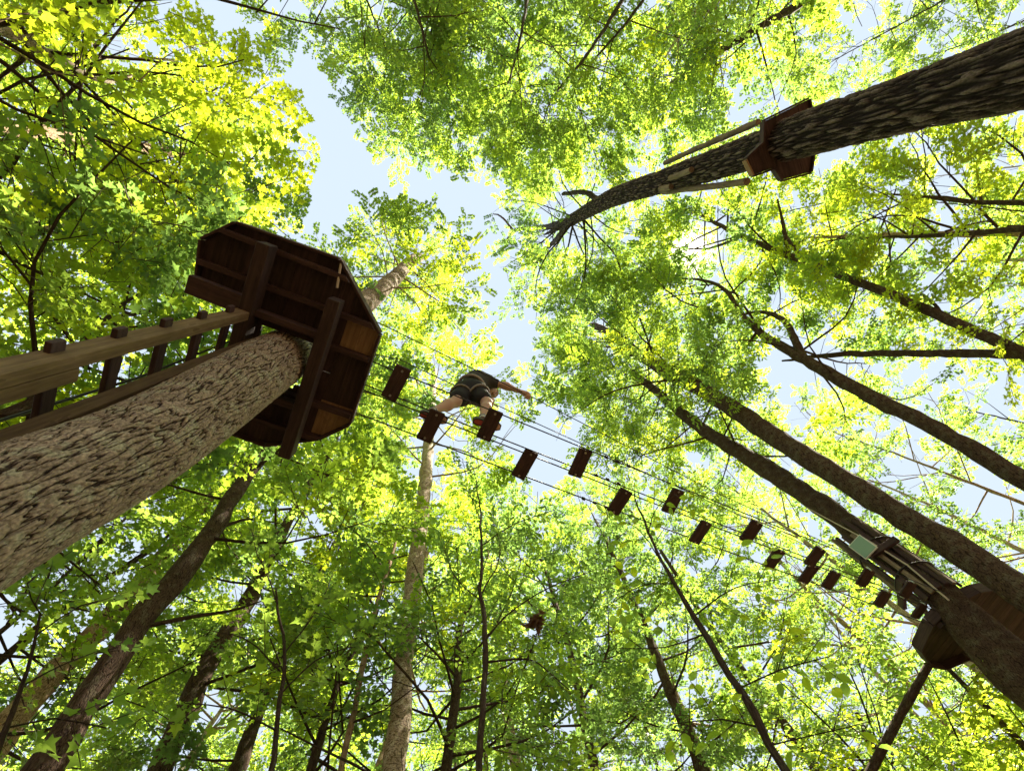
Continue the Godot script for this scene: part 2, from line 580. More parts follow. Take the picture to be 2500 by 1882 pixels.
# a young tree close to the path: every leaf a piece of its own
func sapling(called: String, label: String, stem: Array, twigs: Array, kind: String, mat: Array, ln: float, gap_along: float, bk: String, s: int) -> Node3D:
	var r := RandomNumberGenerator.new()
	r.seed = s
	var base := Vector3(stem[0].x, 0, stem[0].z)
	var all := []
	if stem[0].y > 0.5:
		all.append(Vector4(stem[0].x, -0.2, stem[0].z, stem[0].w * 1.3))
	for q in stem:
		all.append(Vector4(q.x, q.y, q.z, q.w * 0.72))
	var t := thing(called, label, "tree", base)
	var loc := []
	for q in all:
		loc.append(q - Vector4(base.x, 0, base.z, 0))
	part("trunk", limb_mesh(loc, barks[bk].m, 9, 0.15, 0.05, 1.0, 1.2), t)
	var shapes := []
	for m in mat:
		for k in 3:
			var mb := MB.new()
			leaf(mb, Vector3.ZERO, Vector3(0, 0, 1), Vector3.UP, 1.0, kind, 0.12 + 0.16 * k, 0.05 + 0.14 * k)
			shapes.append(mb.mesh(M[m], false))
	var count := 0
	for l in twigs:
		var a := []
		for q in l:
			a.append(Vector4(q.x - base.x, q.y, q.z - base.z, q.w * 0.55))
		var br := part("limb", limb_mesh(a, barks[bk].m, 5, 0.15, 0.04, 1.0, 1.2), t)
		var sp := spline(a, 0.1)
		var side := 1.0
		var ends := []
		for k in range(int(sp.size() * 0.25), sp.size() - 1):
			# short side twigs carry the leaves
			if r.randf() > gap_along:
				continue
			side = -side
			var q: Vector4 = sp[k]
			var p := Vector3(q.x, q.y, q.z)
			var d := (Vector3(sp[k + 1].x, sp[k + 1].y, sp[k + 1].z) - p).normalized()
			var across := d.cross(Vector3.UP).normalized() * side
			var td := (d * 0.6 + across + Vector3(0, r.randf_range(-0.2, 0.2), 0)).normalized()
			var tl := r.randf_range(0.12, 0.42)
			var mb := MB.new()
			mb.tube([p, p + td * tl], [0.004, 0.0018], 3, 1.0, 1.0, false)
			part("twig", mb.mesh(M.twig), br)
			ends.append([p, td, tl])
		for e in ends:
			var m := int(e[2] / 0.075) + 1
			for j in m:
				if count > 285:
					break
				count += 1
				var w: Vector3 = e[0] + e[1] * e[2] * (j + 1.0) / m
				var sg := 1.0 if j % 2 else -1.0
				var ld: Vector3 = e[1].rotated(Vector3.UP, sg * r.randf_range(0.2, 1.1)) + Vector3(0, r.randf_range(-0.35, 0.1), 0)
				var nm := Vector3(r.randf_range(-0.4, 0.4), 1, r.randf_range(-0.4, 0.4)).normalized()
				var lf := part("leaf", shapes[r.randi() % shapes.size()], br)
				lf.transform = Transform3D(Basis.looking_at(-ld.normalized(), nm).scaled_local(Vector3.ONE * ln * r.randf_range(0.7, 1.2)), w)
	return t

# ---------------------------------------------------------------- bodies
# tapered bones joined by a smooth union, meshed as surface nets
func flesh(mb: MB, bones: Array, cell: float, k: float) -> void:
	var lo := Vector3.INF
	var hi := -Vector3.INF
	for b in bones:
		for e in 2:
			var rr: float = b[2 + e] + 0.05
			lo = lo.min(b[e] - Vector3.ONE * rr)
			hi = hi.max(b[e] + Vector3.ONE * rr)
	var nx := int((hi.x - lo.x) / cell) + 2
	var ny := int((hi.y - lo.y) / cell) + 2
	var nz := int((hi.z - lo.z) / cell) + 2
	var f := PackedFloat32Array()
	f.resize(nx * ny * nz)
	var reach := 5.0 / k
	for b in bones:
		var a: Vector3 = b[0]
		var ab: Vector3 = b[1] - a
		var ll := maxf(ab.length_squared(), 1e-8)
		var rm: float = maxf(b[2], b[3]) + reach
		var bl: Vector3 = (a.min(b[1]) - Vector3.ONE * rm - lo) / cell
		var bh: Vector3 = (a.max(b[1]) + Vector3.ONE * rm - lo) / cell
		for z in range(maxi(0, int(bl.z)), mini(nz, int(bh.z) + 1)):
			for y in range(maxi(0, int(bl.y)), mini(ny, int(bh.y) + 1)):
				for x in range(maxi(0, int(bl.x)), mini(nx, int(bh.x) + 1)):
					var p := lo + Vector3(x, y, z) * cell
					var t := clampf((p - a).dot(ab) / ll, 0.0, 1.0)
					var d := p.distance_to(a + ab * t) - lerpf(b[2], b[3], t)
					if d < reach:
						f[(z * ny + y) * nx + x] += exp(-d * k)
	var idx := {}
	var off := [0, 1, nx, nx + 1, nx * ny, nx * ny + 1, nx * ny + nx, nx * ny + nx + 1]
	for z in nz - 1:
		for y in ny - 1:
			for x in nx - 1:
				var o := (z * ny + y) * nx + x
				var mask := 0
				for c in 8:
					if f[o + off[c]] >= 1.0:
						mask |= 1 << c
				if mask == 0 or mask == 255:
					continue
				var sum := Vector3.ZERO
				var cnt := 0
				var gr := Vector3.ZERO
				for c in 8:
					var fc := -log(maxf(f[o + off[c]], 1e-3))
					gr += Vector3(1 if c & 1 else -1, 1 if c & 2 else -1, 1 if c & 4 else -1) * fc
					for ax in 3:
						var e := 1 << ax
						if c & e:
							continue
						if bool(mask & (1 << c)) != bool(mask & (1 << (c | e))):
							var f2 := -log(maxf(f[o + off[c | e]], 1e-3))
							var t := clampf(fc / (fc - f2), 0.0, 1.0)
							var q := Vector3(c & 1, (c >> 1) & 1, (c >> 2) & 1)
							q[ax] += t
							sum += q
							cnt += 1
				idx[o] = mb.v.size()
				mb.v.append(lo + (Vector3(x, y, z) + sum / cnt) * cell)
				mb.n.append(gr.normalized())
				mb.uv.append(Vector2(x, y) * 0.02)
	for o in idx:
		var inside := f[o] >= 1.0
		for ax in 3:
			var st: int = off[1 << ax]
			if (f[o + st] >= 1.0) == inside:
				continue
			var u: int = off[1 << ((ax + 1) % 3)]
			var w: int = off[1 << ((ax + 2) % 3)]
			if idx.has(o - u) and idx.has(o - w) and idx.has(o - u - w):
				mb.quad(idx[o], idx[o - u], idx[o - u - w], idx[o - w])

#BODY
# ---------------------------------------------------------------- the place
func _ready() -> void:
	rng.seed = 11
	# camera
	var cam := Camera3D.new()
	cam.name = "camera"
	cam.transform = Transform3D(Basis(Vector3(0.99519, -0.09471, 0.02503), Vector3(0.00000, 0.25552, 0.96680), Vector3(-0.09796, -0.96215, 0.25430)), Vector3(0, 1.6, 0))
	cam.fov = 78.0562
	cam.near = 0.05
	cam.far = 600.0
	add_child(cam)
	cam.current = true
	# sky and exposure
	var sky_mat := ProceduralSkyMaterial.new()
	sky_mat.sky_top_color = Color(0.12, 0.142, 0.168).linear_to_srgb()
	sky_mat.sky_horizon_color = Color(0.138, 0.152, 0.168).linear_to_srgb()
	sky_mat.sky_curve = 0.25
	sky_mat.ground_bottom_color = Color(0.1, 0.09, 0.06).linear_to_srgb()
	sky_mat.ground_horizon_color = Color(0.2, 0.22, 0.2).linear_to_srgb()
	sky_mat.sun_angle_max = 9.0
	sky_mat.sun_curve = 0.12
	var env := Environment.new()
	env.background_mode = Environment.BG_SKY
	env.sky = Sky.new()
	env.sky.sky_material = sky_mat
	env.tonemap_mode = Environment.TONE_MAPPER_LINEAR
	env.tonemap_exposure = 6.3
	env.sdfgi_enabled = true
	env.ssao_enabled = true
	env.ssil_enabled = true
	var we := WorldEnvironment.new()
	we.name = "world_environment"
	we.environment = env
	add_child(we)
	var sun := DirectionalLight3D.new()
	sun.name = "sun"
	sun.light_energy = 1.6
	sun.light_color = Color(1.0, 0.95, 0.86)
	sun.light_angular_distance = 0.5
	sun.shadow_enabled = true
	sun.look_at_from_position(Vector3(0.4224, 0.9061, 0.0234) * 60.0, Vector3.ZERO, Vector3.FORWARD)
	add_child(sun)

	holes.noise_type = FastNoiseLite.TYPE_SIMPLEX_SMOOTH
	holes.frequency = 0.45
	holes.fractal_octaves = 2
	holes.seed = 5
	wob.noise_type = FastNoiseLite.TYPE_SIMPLEX_SMOOTH
	wob.frequency = 0.6
	wob.seed = 3
	# the opening between the crowns, at twenty metres; it widens upwards
	gap = [Vector2(-4.732, 6.886), Vector2(-3.864, 6.208), Vector2(-3.576, 4.378), Vector2(-2.419, 3.307), Vector2(-0.985, 2.686), Vector2(0.618, 2.157), Vector2(1.028, 1.664), Vector2(0.634, 0.349), Vector2(0.862, -1.345), Vector2(0.720, -3.040), Vector2(0.178, -2.414), Vector2(0.295, -0.667), Vector2(-0.289, 0.653), Vector2(-0.250, 1.937), Vector2(-1.477, 2.514), Vector2(-2.501, 3.229), Vector2(-4.462, 3.293), Vector2(-5.263, 4.830)]
	make_materials()
	ground()
	forest()
	near_branches()
	left_platform()
	ladder()
	rope_bridge()
	far_platform()
	upper_platform()
	climber()

func make_materials() -> void:
	bark("oak", 1024, 1024, "plates", 0.034, 9.0, Color(0.24, 0.2, 0.175), Color(0.62, 0.555, 0.49), Color(0.6, 0.62, 0.54), 0.5, 1.0, 7)
	bark("furrow", 1024, 1024, "ridges", 0.022, 7.0, Color(0.15, 0.13, 0.125), Color(0.47, 0.425, 0.395), Color(0.46, 0.44, 0.4), 0.3, 1.2, 21)
	bark("dark", 512, 512, "plates", 0.045, 4.0, Color(0.17, 0.13, 0.11), Color(0.33, 0.27, 0.23), Color(0.36, 0.36, 0.3), 0.5, 0.7, 33)
	bark("pale", 512, 512, "rings", 0.03, 0.4, Color(0.4, 0.35, 0.3), Color(0.66, 0.6, 0.53), Color(0.7, 0.68, 0.62), 0.7, 0.3, 45)
	bark("tan", 512, 512, "plates", 0.04, 5.0, Color(0.36, 0.28, 0.22), Color(0.68, 0.58, 0.48), Color(0.66, 0.62, 0.52), 0.4, 0.8, 57)
	wood("stain", Color(0.19, 0.145, 0.15), Color(0.36, 0.28, 0.275), 0.7, 0.3, 3)
	wood("dark_stain", Color(0.17, 0.135, 0.135), Color(0.33, 0.265, 0.255), 0.75, 0.3, 13)
	wood("tan_board", Color(0.5, 0.4, 0.3), Color(0.72, 0.6, 0.46), 0.8, 0.5, 23)
	wood("timber", Color(0.33, 0.275, 0.2), Color(0.58, 0.5, 0.37), 0.8, 0.55, 29)
	wood("shaded_timber", Color(0.27, 0.21, 0.15), Color(0.45, 0.37, 0.27), 0.85, 0.5, 31)  # ladder timber in a darker tone, the shade beside the oak put into its colour
	wood("log", Color(0.34, 0.3, 0.25), Color(0.64, 0.58, 0.5), 0.9, 0.2, 37)
	M.twig = std(Color(0.07, 0.05, 0.035), 0.9)
	M.cable = std(Color(0.03, 0.028, 0.028), 0.5)
	M.cable.metallic = 0.4
	M.rope = std(Color(0.5, 0.45, 0.36), 0.95)
	M.steel = std(Color(0.45, 0.44, 0.42), 0.4)
	M.steel.metallic = 0.8
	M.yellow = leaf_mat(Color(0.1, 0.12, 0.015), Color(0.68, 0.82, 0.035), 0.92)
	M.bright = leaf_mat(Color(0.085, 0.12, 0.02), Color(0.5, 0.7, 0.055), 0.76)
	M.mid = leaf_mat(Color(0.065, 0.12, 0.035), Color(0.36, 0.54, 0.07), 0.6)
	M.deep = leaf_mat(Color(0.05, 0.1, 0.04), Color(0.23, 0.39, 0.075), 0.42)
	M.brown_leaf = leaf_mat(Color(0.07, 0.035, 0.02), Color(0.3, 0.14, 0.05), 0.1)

func ground() -> void:
	var mb := MB.new()
	var n := 60
	var half := 260.0
	for j in n + 1:
		for i in n + 1:
			var a := (2.0 * i / n - 1.0)
			var b := (2.0 * j / n - 1.0)
			var p := Vector3(signf(a) * pow(absf(a), 2.2) * half, 0, signf(b) * pow(absf(b), 2.2) * half)
			p.y = wob.get_noise_2d(p.x * 0.12, p.z * 0.12) * 0.25
			mb.v.append(p)
			mb.n.append(Vector3.UP)
			mb.uv.append(Vector2(p.x, p.z) * 0.3)
	for j in n:
		for i in n:
			mb.quad(j * (n + 1) + i, j * (n + 1) + i + 1, (j + 1) * (n + 1) + i + 1, (j + 1) * (n + 1) + i)
	var m := StandardMaterial3D.new()
	var nt := NoiseTexture2D.new()
	nt.width = 512
	nt.height = 512
	nt.seamless = true
	nt.noise = noise(FastNoiseLite.TYPE_CELLULAR, 0.05, 4, 3)
	var ramp := Gradient.new()
	ramp.set_color(0, Color(0.26, 0.19, 0.12))
	ramp.set_color(1, Color(0.5, 0.4, 0.27))
	nt.color_ramp = ramp
	m.albedo_texture = nt
	m.roughness = 1.0
	var g := part("ground", mb.mesh(m))
	g.set_meta("kind", "structure")
	g.set_meta("label", "forest floor of brown leaf litter under the trees")

func forest() -> void:
	# the platform tree on the left
	tree("oak_tree", "thick oak with pale plated bark carrying the big dark platform and the ladder", [Vector4(-1.672, 3.309, -0.923, 0.231), Vector4(-1.650, 4.021, -0.962, 0.233), Vector4(-1.674, 5.559, -0.919, 0.247), Vector4(-1.695, 7.497, -0.880, 0.216), Vector4(-1.756, 10.759, -0.751, 0.187), Vector4(-1.832, 14.310, -0.540, 0.183), Vector4(-1.910, 22.267, 0.026, 0.204)], "oak",
		{"y0": 12.5, "y1": 24.0, "rad": 2.5, "n": 24, "kind": "gum", "mats": ["mid", "bright", "yellow"], "bark": "pale", "hole": -0.08, "dens": 0.8, "el0": 0.3}, 101, "", [], [300, 0.015, 0.022, 1, 0.85])
	# the tree at upper right with the little platform
	tree("furrowed_tree", "big tree with deeply furrowed bark and a small brown platform with poles", [Vector4(4.241, 5.331, 1.506, 0.291), Vector4(4.227, 6.130, 1.543, 0.258), Vector4(4.205, 7.644, 1.603, 0.264), Vector4(4.194, 9.157, 1.632, 0.245), Vector4(4.171, 11.897, 1.689, 0.241), Vector4(4.136, 15.285, 1.773, 0.246), Vector4(4.208, 21.633, 1.596, 0.217)], "furrow",
		{"y0": 18.0, "y1": 27.0, "rad": 3.0, "n": 20, "kind": "gum", "mats": ["deep", "mid", "bright"], "bark": "furrow", "dens": 0.6, "wide": [{"y0": 18.0, "y1": 24.0, "rad": 4.6, "n": 10, "face": -1.8, "fan": 1.1, "kind": "gum", "mats": ["deep", "mid", "bright"], "bark": "furrow", "dens": 0.6}]}, 102, "",
		[[Vector4(4.194, 20.728, 1.631, 0.138), Vector4(4.251, 27.660, 1.759, 0.129), Vector4(4.152, 44.184, 2.409, 0.153), Vector4(4.896, 66.950, 1.015, 0.118)], [Vector4(4.212, 21.473, 1.584, 0.143), Vector4(4.488, 26.074, 1.007, 0.122), Vector4(4.694, 32.623, 0.232, 0.100), Vector4(4.664, 35.297, -1.133, 0.047)], [Vector4(4.148, 16.708, 1.744, 0.109), Vector4(4.038, 18.099, 2.204, 0.088), Vector4(3.900, 21.795, 2.624, 0.072)], [Vector4(4.152, 44.184, 2.409, 0.115), Vector4(3.267, 45.989, 3.652, 0.080), Vector4(2.636, 49.531, 4.249, 0.043)]], [200, 0.028, 0.045, 1, 0.55])
	tree("dark_tree", "straight thick dark trunk touching the upper side of the far platform", [Vector4(7.177, 6.192, -3.967, 0.206), Vector4(7.199, 7.993, -3.926, 0.203), Vector4(7.225, 10.979, -3.878, 0.221), Vector4(7.293, 13.948, -3.748, 0.234), Vector4(7.295, 18.705, -3.744, 0.234), Vector4(7.424, 27.837, -3.483, 0.193)], "dark",
		{"y0": 16.0, "y1": 29.0, "rad": 4.0, "n": 24, "kind": "gum", "mats": ["deep", "mid", "bright"], "dens": 0.8, "wide": [{"y0": 16.0, "y1": 25.0, "rad": 4.8, "n": 10, "face": 2.96, "fan": 1.0, "kind": "gum", "mats": ["mid", "bright"], "dens": 0.8}]}, 103, "",
		[[Vector4(7.295, 18.705, -3.744, 0.104), Vector4(7.442, 21.719, -3.675, 0.081), Vector4(7.414, 24.967, -4.158, 0.058), Vector4(7.145, 32.096, -5.137, 0.030)]])
	tree("dark_tree", "thick trunk that carries the far platform, wrapped in battens above it", [Vector4(7.056, 5.910, -4.916, 0.346), Vector4(7.112, 6.495, -4.836, 0.294), Vector4(7.184, 7.057, -4.728, 0.241), Vector4(7.211, 8.260, -4.687, 0.224), Vector4(7.222, 10.019, -4.669, 0.226), Vector4(7.207, 11.788, -4.692, 0.214), Vector4(7.149, 14.200, -4.781, 0.189), Vector4(7.247, 19.299, -4.630, 0.155)], "dark",
		{"y0": 12.0, "y1": 24.0, "rad": 3.0, "n": 34, "kind": "hickory", "mats": ["mid", "bright", "yellow"], "dens": 1.05, "hole": -0.15}, 104)
	tree("dark_tree", "dark trunk at the right edge above the thick straight pair", [Vector4(8.473, 7.458, -3.033, 0.145), Vector4(8.548, 8.668, -2.816, 0.143), Vector4(8.604, 10.327, -2.641, 0.146), Vector4(8.704, 12.799, -2.289, 0.139), Vector4(8.832, 15.632, -1.731, 0.098), Vector4(8.969, 17.806, -0.748, 0.063)], "dark",
		{"y0": 11.0, "y1": 24.0, "rad": 3.8, "n": 26, "kind": "gum", "mats": ["deep", "deep", "mid", "bright"]}, 105, "",
		[[Vector4(8.704, 12.799, -2.289, 0.116), Vector4(9.086, 14.506, -1.447, 0.078), Vector4(9.295, 15.969, -1.402, 0.057), Vector4(9.463, 17.252, -1.616, 0.031)]])
	tree("forked_tree", "slender forked trunk at the right edge with long thin side branches", [Vector4(9.898, 8.804, -1.425, 0.117), Vector4(9.955, 10.543, -0.953, 0.107), Vector4(9.995, 13.179, -0.300, 0.103), Vector4(9.993, 16.087, 0.363, 0.098), Vector4(9.921, 19.411, 1.255, 0.084), Vector4(9.690, 23.597, 2.471, 0.050)], "dark",
		{"y0": 16.0, "y1": 26.0, "rad": 3.6, "n": 20, "kind": "oak", "mats": ["mid", "bright", "yellow"], "dens": 0.6}, 106, "",
		[[Vector4(9.903, 9.015, -1.393, 0.088), Vector4(9.866, 10.281, -1.632, 0.087), Vector4(9.793, 12.342, -2.024, 0.078), Vector4(9.690, 14.087, -2.471, 0.058), Vector4(9.612, 14.930, -2.757, 0.028)], [Vector4(9.995, 15.965, 0.307, 0.076), Vector4(10.122, 16.690, 1.257, 0.057), Vector4(10.271, 17.436, 2.180, 0.029)], [Vector4(9.999, 13.847, -0.171, 0.084), Vector4(10.200, 15.054, 0.060, 0.079), Vector4(10.386, 16.252, 0.543, 0.070), Vector4(10.735, 17.613, 1.183, 0.038)], [Vector4(9.943, 18.776, 1.062, 0.065), Vector4(10.175, 21.133, 0.718, 0.046), Vector4(10.468, 25.405, 0.822, 0.033)], [Vector4(9.955, 10.644, -0.946, 0.042), Vector4(10.485, 11.678, -0.555, 0.031), Vector4(10.983, 12.642, -0.618, 0.017)]])
	tree("slender_tree", "pale grey level-looking trunk between the leaves near the right edge", [Vector4(12.965, 12.881, 0.953, 0.095), Vector4(12.960, 15.246, 1.019, 0.093), Vector4(12.956, 16.994, 1.071, 0.067), Vector4(12.953, 18.837, 1.104, 0.041)], "tan",
		{"y0": 14.0, "y1": 22.0, "rad": 3.0, "n": 14, "kind": "gum", "mats": ["mid", "bright"], "hole": 0.05}, 107, "", [[Vector4(12.962, 14.363, 0.990, 0.037), Vector4(13.406, 16.020, 1.591, 0.028), Vector4(13.842, 17.505, 2.096, 0.015)]])
	tree("slender_tree", "thin dark trunk near the right edge above the pale level one", [Vector4(11.911, 11.193, 1.461, 0.066), Vector4(11.892, 12.452, 1.607, 0.053), Vector4(11.848, 13.919, 1.904, 0.035), Vector4(11.816, 15.098, 2.093, 0.019)], "dark",
		{"y0": 9.0, "y1": 21.0, "rad": 3.2, "n": 18, "kind": "maple", "mats": ["bright", "yellow", "yellow"]}, 108, "", [[Vector4(11.896, 12.238, 1.574, 0.031), Vector4(12.098, 12.687, 2.219, 0.021), Vector4(12.282, 13.113, 2.815, 0.011)]])
	tree("pale_tree", "slim pale smooth trunk rising behind the hanging planks", [Vector4(-0.836, 5.894, -5.941, 0.140), Vector4(-0.961, 8.368, -5.923, 0.153), Vector4(-0.998, 10.619, -5.916, 0.166), Vector4(-1.116, 14.225, -5.895, 0.176), Vector4(-1.321, 19.068, -5.853, 0.175), Vector4(-1.646, 26.571, -5.770, 0.146)], "pale",
		{"y0": 13.5, "y1": 26.0, "rad": 3.5, "n": 26, "kind": "gum", "mats": ["mid", "bright", "yellow"], "dens": 0.7, "bark": "pale"}, 109)
	tree("dark_tree", "dark leaning trunk at lower left running up to the big platform", [Vector4(-3.204, 4.663, -3.839, 0.130), Vector4(-3.285, 5.311, -3.769, 0.124), Vector4(-3.356, 6.289, -3.707, 0.121), Vector4(-3.407, 7.442, -3.659, 0.124), Vector4(-3.560, 9.065, -3.511, 0.110), Vector4(-3.604, 10.358, -3.465, 0.085)], "dark",
		{"y0": 7.5, "y1": 19.0, "rad": 2.8, "n": 26, "kind": "maple", "mats": ["deep", "mid", "bright"], "hole": -0.05}, 110, "",
		[[Vector4(-3.329, 6.013, -3.731, 0.028), Vector4(-2.950, 6.365, -3.912, 0.020), Vector4(-2.629, 6.615, -4.016, 0.013), Vector4(-2.306, 6.853, -4.096, 0.006)], [Vector4(-3.433, 7.738, -3.635, 0.031), Vector4(-3.209, 8.307, -3.835, 0.020), Vector4(-2.869, 8.594, -4.095, 0.007)]])
	tree("dark_tree", "dark trunk half hidden by leaves right of the lower left leaning trunk", [Vector4(-4.144, 6.792, -6.843, 0.163), Vector4(-4.326, 8.467, -6.729, 0.165), Vector4(-4.336, 10.258, -6.723, 0.156), Vector4(-4.487, 12.478, -6.623, 0.122)], "dark",
		{"y0": 8.0, "y1": 21.0, "rad": 3.2, "n": 24, "kind": "gum", "mats": ["deep", "mid", "bright"]}, 111)
	tree("tan_tree", "pale tan sunlit trunk behind the leaning trunk at lower left", [Vector4(-6.272, 6.964, -6.455, 0.205), Vector4(-6.358, 8.010, -6.370, 0.183), Vector4(-6.355, 9.349, -6.373, 0.168), Vector4(-6.448, 11.479, -6.279, 0.158), Vector4(-6.606, 13.646, -6.113, 0.142)], "tan",
		{"y0": 14.0, "y1": 24.0, "rad": 3.6, "n": 20, "kind": "oak", "mats": ["mid", "bright", "yellow"]}, 112)
	tree("slender_tree", "thin dark trunk at the far left under the thick oak", [Vector4(-6.826, 7.882, -5.865, 0.058), Vector4(-6.804, 9.263, -5.892, 0.054), Vector4(-6.608, 11.148, -6.110, 0.038)], "dark",
		{"y0": 8.0, "y1": 15.0, "rad": 2.6, "n": 16, "kind": "maple", "mats": ["mid", "bright"]}, 113)
	tree("pale_tree", "sunlit pale trunk beside the thin straight sapling low in the middle", [Vector4(1.221, 10.545, -11.938, 0.149), Vector4(1.146, 11.534, -11.945, 0.136), Vector4(1.098, 14.442, -11.950, 0.128), Vector4(1.004, 17.220, -11.958, 0.088)], "pale",
		{"y0": 14.0, "y1": 22.0, "rad": 3.2, "n": 18, "kind": "gum", "mats": ["mid", "bright"]}, 114)
	tree("slender_tree", "thin pale crooked stem low in the frame left of the middle", [Vector4(-1.440, 5.858, -5.825, 0.039), Vector4(-1.486, 7.140, -5.813, 0.042), Vector4(-1.524, 8.815, -5.803, 0.040), Vector4(-1.556, 10.987, -5.795, 0.030)], "tan",
		{"y0": 6.5, "y1": 11.0, "rad": 1.6, "n": 14, "kind": "maple", "mats": ["bright", "yellow"]}, 115)
	tree("dark_tree", "dark trunk low in the frame below the middle", [Vector4(2.781, 8.961, -10.643, 0.108), Vector4(2.904, 11.740, -10.610, 0.099), Vector4(2.898, 14.426, -10.611, 0.075)], "dark",
		{"y0": 8.0, "y1": 19.0, "rad": 3.0, "n": 28, "kind": "gum", "mats": ["deep", "deep", "deep", "mid"], "hole": -0.2, "dens": 0.8}, 116)
	tree("dark_tree", "dark trunk low in the frame left of the leaning sapling", [Vector4(4.793, 8.278, -9.901, 0.138), Vector4(4.867, 10.217, -9.865, 0.121), Vector4(5.031, 13.272, -9.782, 0.083)], "dark",
		{"y0": 7.0, "y1": 19.0, "rad": 3.2, "n": 28, "kind": "gum", "mats": ["deep", "mid", "bright"], "hole": -0.18, "dens": 0.8}, 117)
	tree("dark_tree", "dark trunk at the bottom edge between the two lower left trunks", [Vector4(-3.726, 7.720, -8.193, 0.124), Vector4(-3.828, 9.488, -8.146, 0.124), Vector4(-3.821, 11.371, -8.148, 0.096)], "dark",
		{"y0": 7.0, "y1": 18.0, "rad": 2.8, "n": 24, "kind": "maple", "mats": ["deep", "mid", "bright"]}, 118)
	tree("slender_tree", "thin dark trunk under the far platform at lower right", [Vector4(7.407, 5.659, -6.107, 0.054), Vector4(7.467, 6.357, -6.034, 0.043), Vector4(7.505, 6.950, -5.986, 0.032)], "dark",
		{}, 119)
	tree("grey_tree", "hazy grey trunk slanting in from the top edge right of the middle", [Vector4(9.576, 15.608, 7.232, 0.118), Vector4(9.296, 20.608, 7.589, 0.114), Vector4(9.070, 25.622, 7.857, 0.073)], "dark",
		{"y0": 16.0, "y1": 25.0, "rad": 3.4, "n": 20, "kind": "gum", "mats": ["deep", "mid", "bright"]}, 120)
	tree("grey_tree", "hazy grey trunk nearer the top middle, fading into leaves", [Vector4(9.094, 19.787, 9.290, 0.121), Vector4(8.949, 25.744, 9.430, 0.113), Vector4(8.997, 33.772, 9.383, 0.070)], "dark",
		{"y0": 15.0, "y1": 25.0, "rad": 3.6, "n": 20, "kind": "oak", "mats": ["deep", "mid", "bright"]}, 121)
	tree("slender_tree", "slim dark trunk at the top edge left of the middle, above the sky opening", [Vector4(-0.232, 20.553, 8.997, 0.139), Vector4(-0.800, 23.109, 8.964, 0.116), Vector4(-2.107, 26.708, 8.750, 0.053)], "dark",
		{"y0": 17.0, "y1": 25.0, "rad": 4.2, "n": 26, "kind": "gum", "mats": ["deep", "mid", "mid"], "dens": 1.1}, 122)
	for k in 7:
		var at: Vector3 = [Vector3(-1.171, 20.000, 5.884), Vector3(1.350, 20.000, 5.743), Vector3(4.089, 20.000, 6.178), Vector3(2.996, 20.000, 5.110), Vector3(-2.796, 20.000, 7.270), Vector3(15.771, 20.000, 8.739), Vector3(18.985, 20.000, 8.511)][k]
		var pts := []
		for e in 6:
			var y := 0.8 + 4.6 * e
			pts.append(Vector4(at.x + 0.12 * sin(y * 0.4 + k), y, at.z + 0.12 * cos(y * 0.5 + k), 0.07 * (1.0 - 0.15 * e)))
		tree("canopy_tree", ["tall tree whose crown hangs over the top edge beside the sky opening", "tall tree whose crown fills the top middle, right of the sky opening", "tall tree whose crown fills the top edge right of the middle", "tall tree whose crown stands above the tip of the furrowed trunk", "tall tree whose crown hangs at the top edge left of the middle", "tall tree whose crown fills the top edge above the small platform", "tall tree whose crown fills the top right corner"][k], pts, "dark",
			{"y0": 15.5, "y1": 25.0, "rad": 2.9, "n": 26, "kind": "gum", "mats": [["deep", "mid", "bright"], ["mid", "mid", "bright"]][k % 2], "hole": -0.1, "dens": 0.68}, 140 + k)
	# maples of the understorey, standing just outside the frame on the left
	tree("maple_tree", "bright yellow-green maple filling the upper left corner", [Vector4(-5.134, 7.063, 2.237, 0.120), Vector4(-5.107, 7.592, 2.297, 0.099), Vector4(-5.095, 8.165, 2.324, 0.065), Vector4(-5.098, 8.835, 2.318, 0.051), Vector4(-5.104, 9.786, 2.303, 0.033)], "pale",
		{"y0": 5.5, "y1": 10.0, "rad": 3.6, "n": 30, "kind": "maple", "mats": ["yellow", "yellow", "bright"], "hole": -0.12, "dens": 0.65, "el0": -0.1, "el1": 0.7}, 123, "", [[Vector4(-5.095, 8.511, 2.323, 0.043), Vector4(-5.161, 9.158, 2.420, 0.032), Vector4(-5.115, 10.103, 2.734, 0.027), Vector4(-4.995, 11.835, 3.324, 0.016)], [Vector4(-5.099, 8.393, 2.315, 0.026), Vector4(-4.985, 8.685, 2.550, 0.022), Vector4(-4.919, 8.674, 2.880, 0.016)]])
	tree("maple_tree", "yellow-green maple at the left edge above the ladder", [Vector4(-6.193, 7.724, 0.286, 0.148), Vector4(-6.190, 8.435, 0.343, 0.100), Vector4(-6.181, 9.082, 0.485, 0.067), Vector4(-6.159, 9.474, 0.709, 0.045), Vector4(-6.131, 10.152, 0.925, 0.028)], "pale",
		{"y0": 5.5, "y1": 12.5, "rad": 3.4, "n": 30, "kind": "maple", "mats": ["yellow", "bright", "mid"], "hole": -0.12, "dens": 0.8, "el0": 0.0, "el1": 0.8}, 124, "", [[Vector4(-6.191, 8.789, 0.325, 0.047), Vector4(-6.296, 9.441, 0.230, 0.039), Vector4(-6.391, 10.258, 0.342, 0.029), Vector4(-6.598, 11.809, 0.178, 0.017)]])
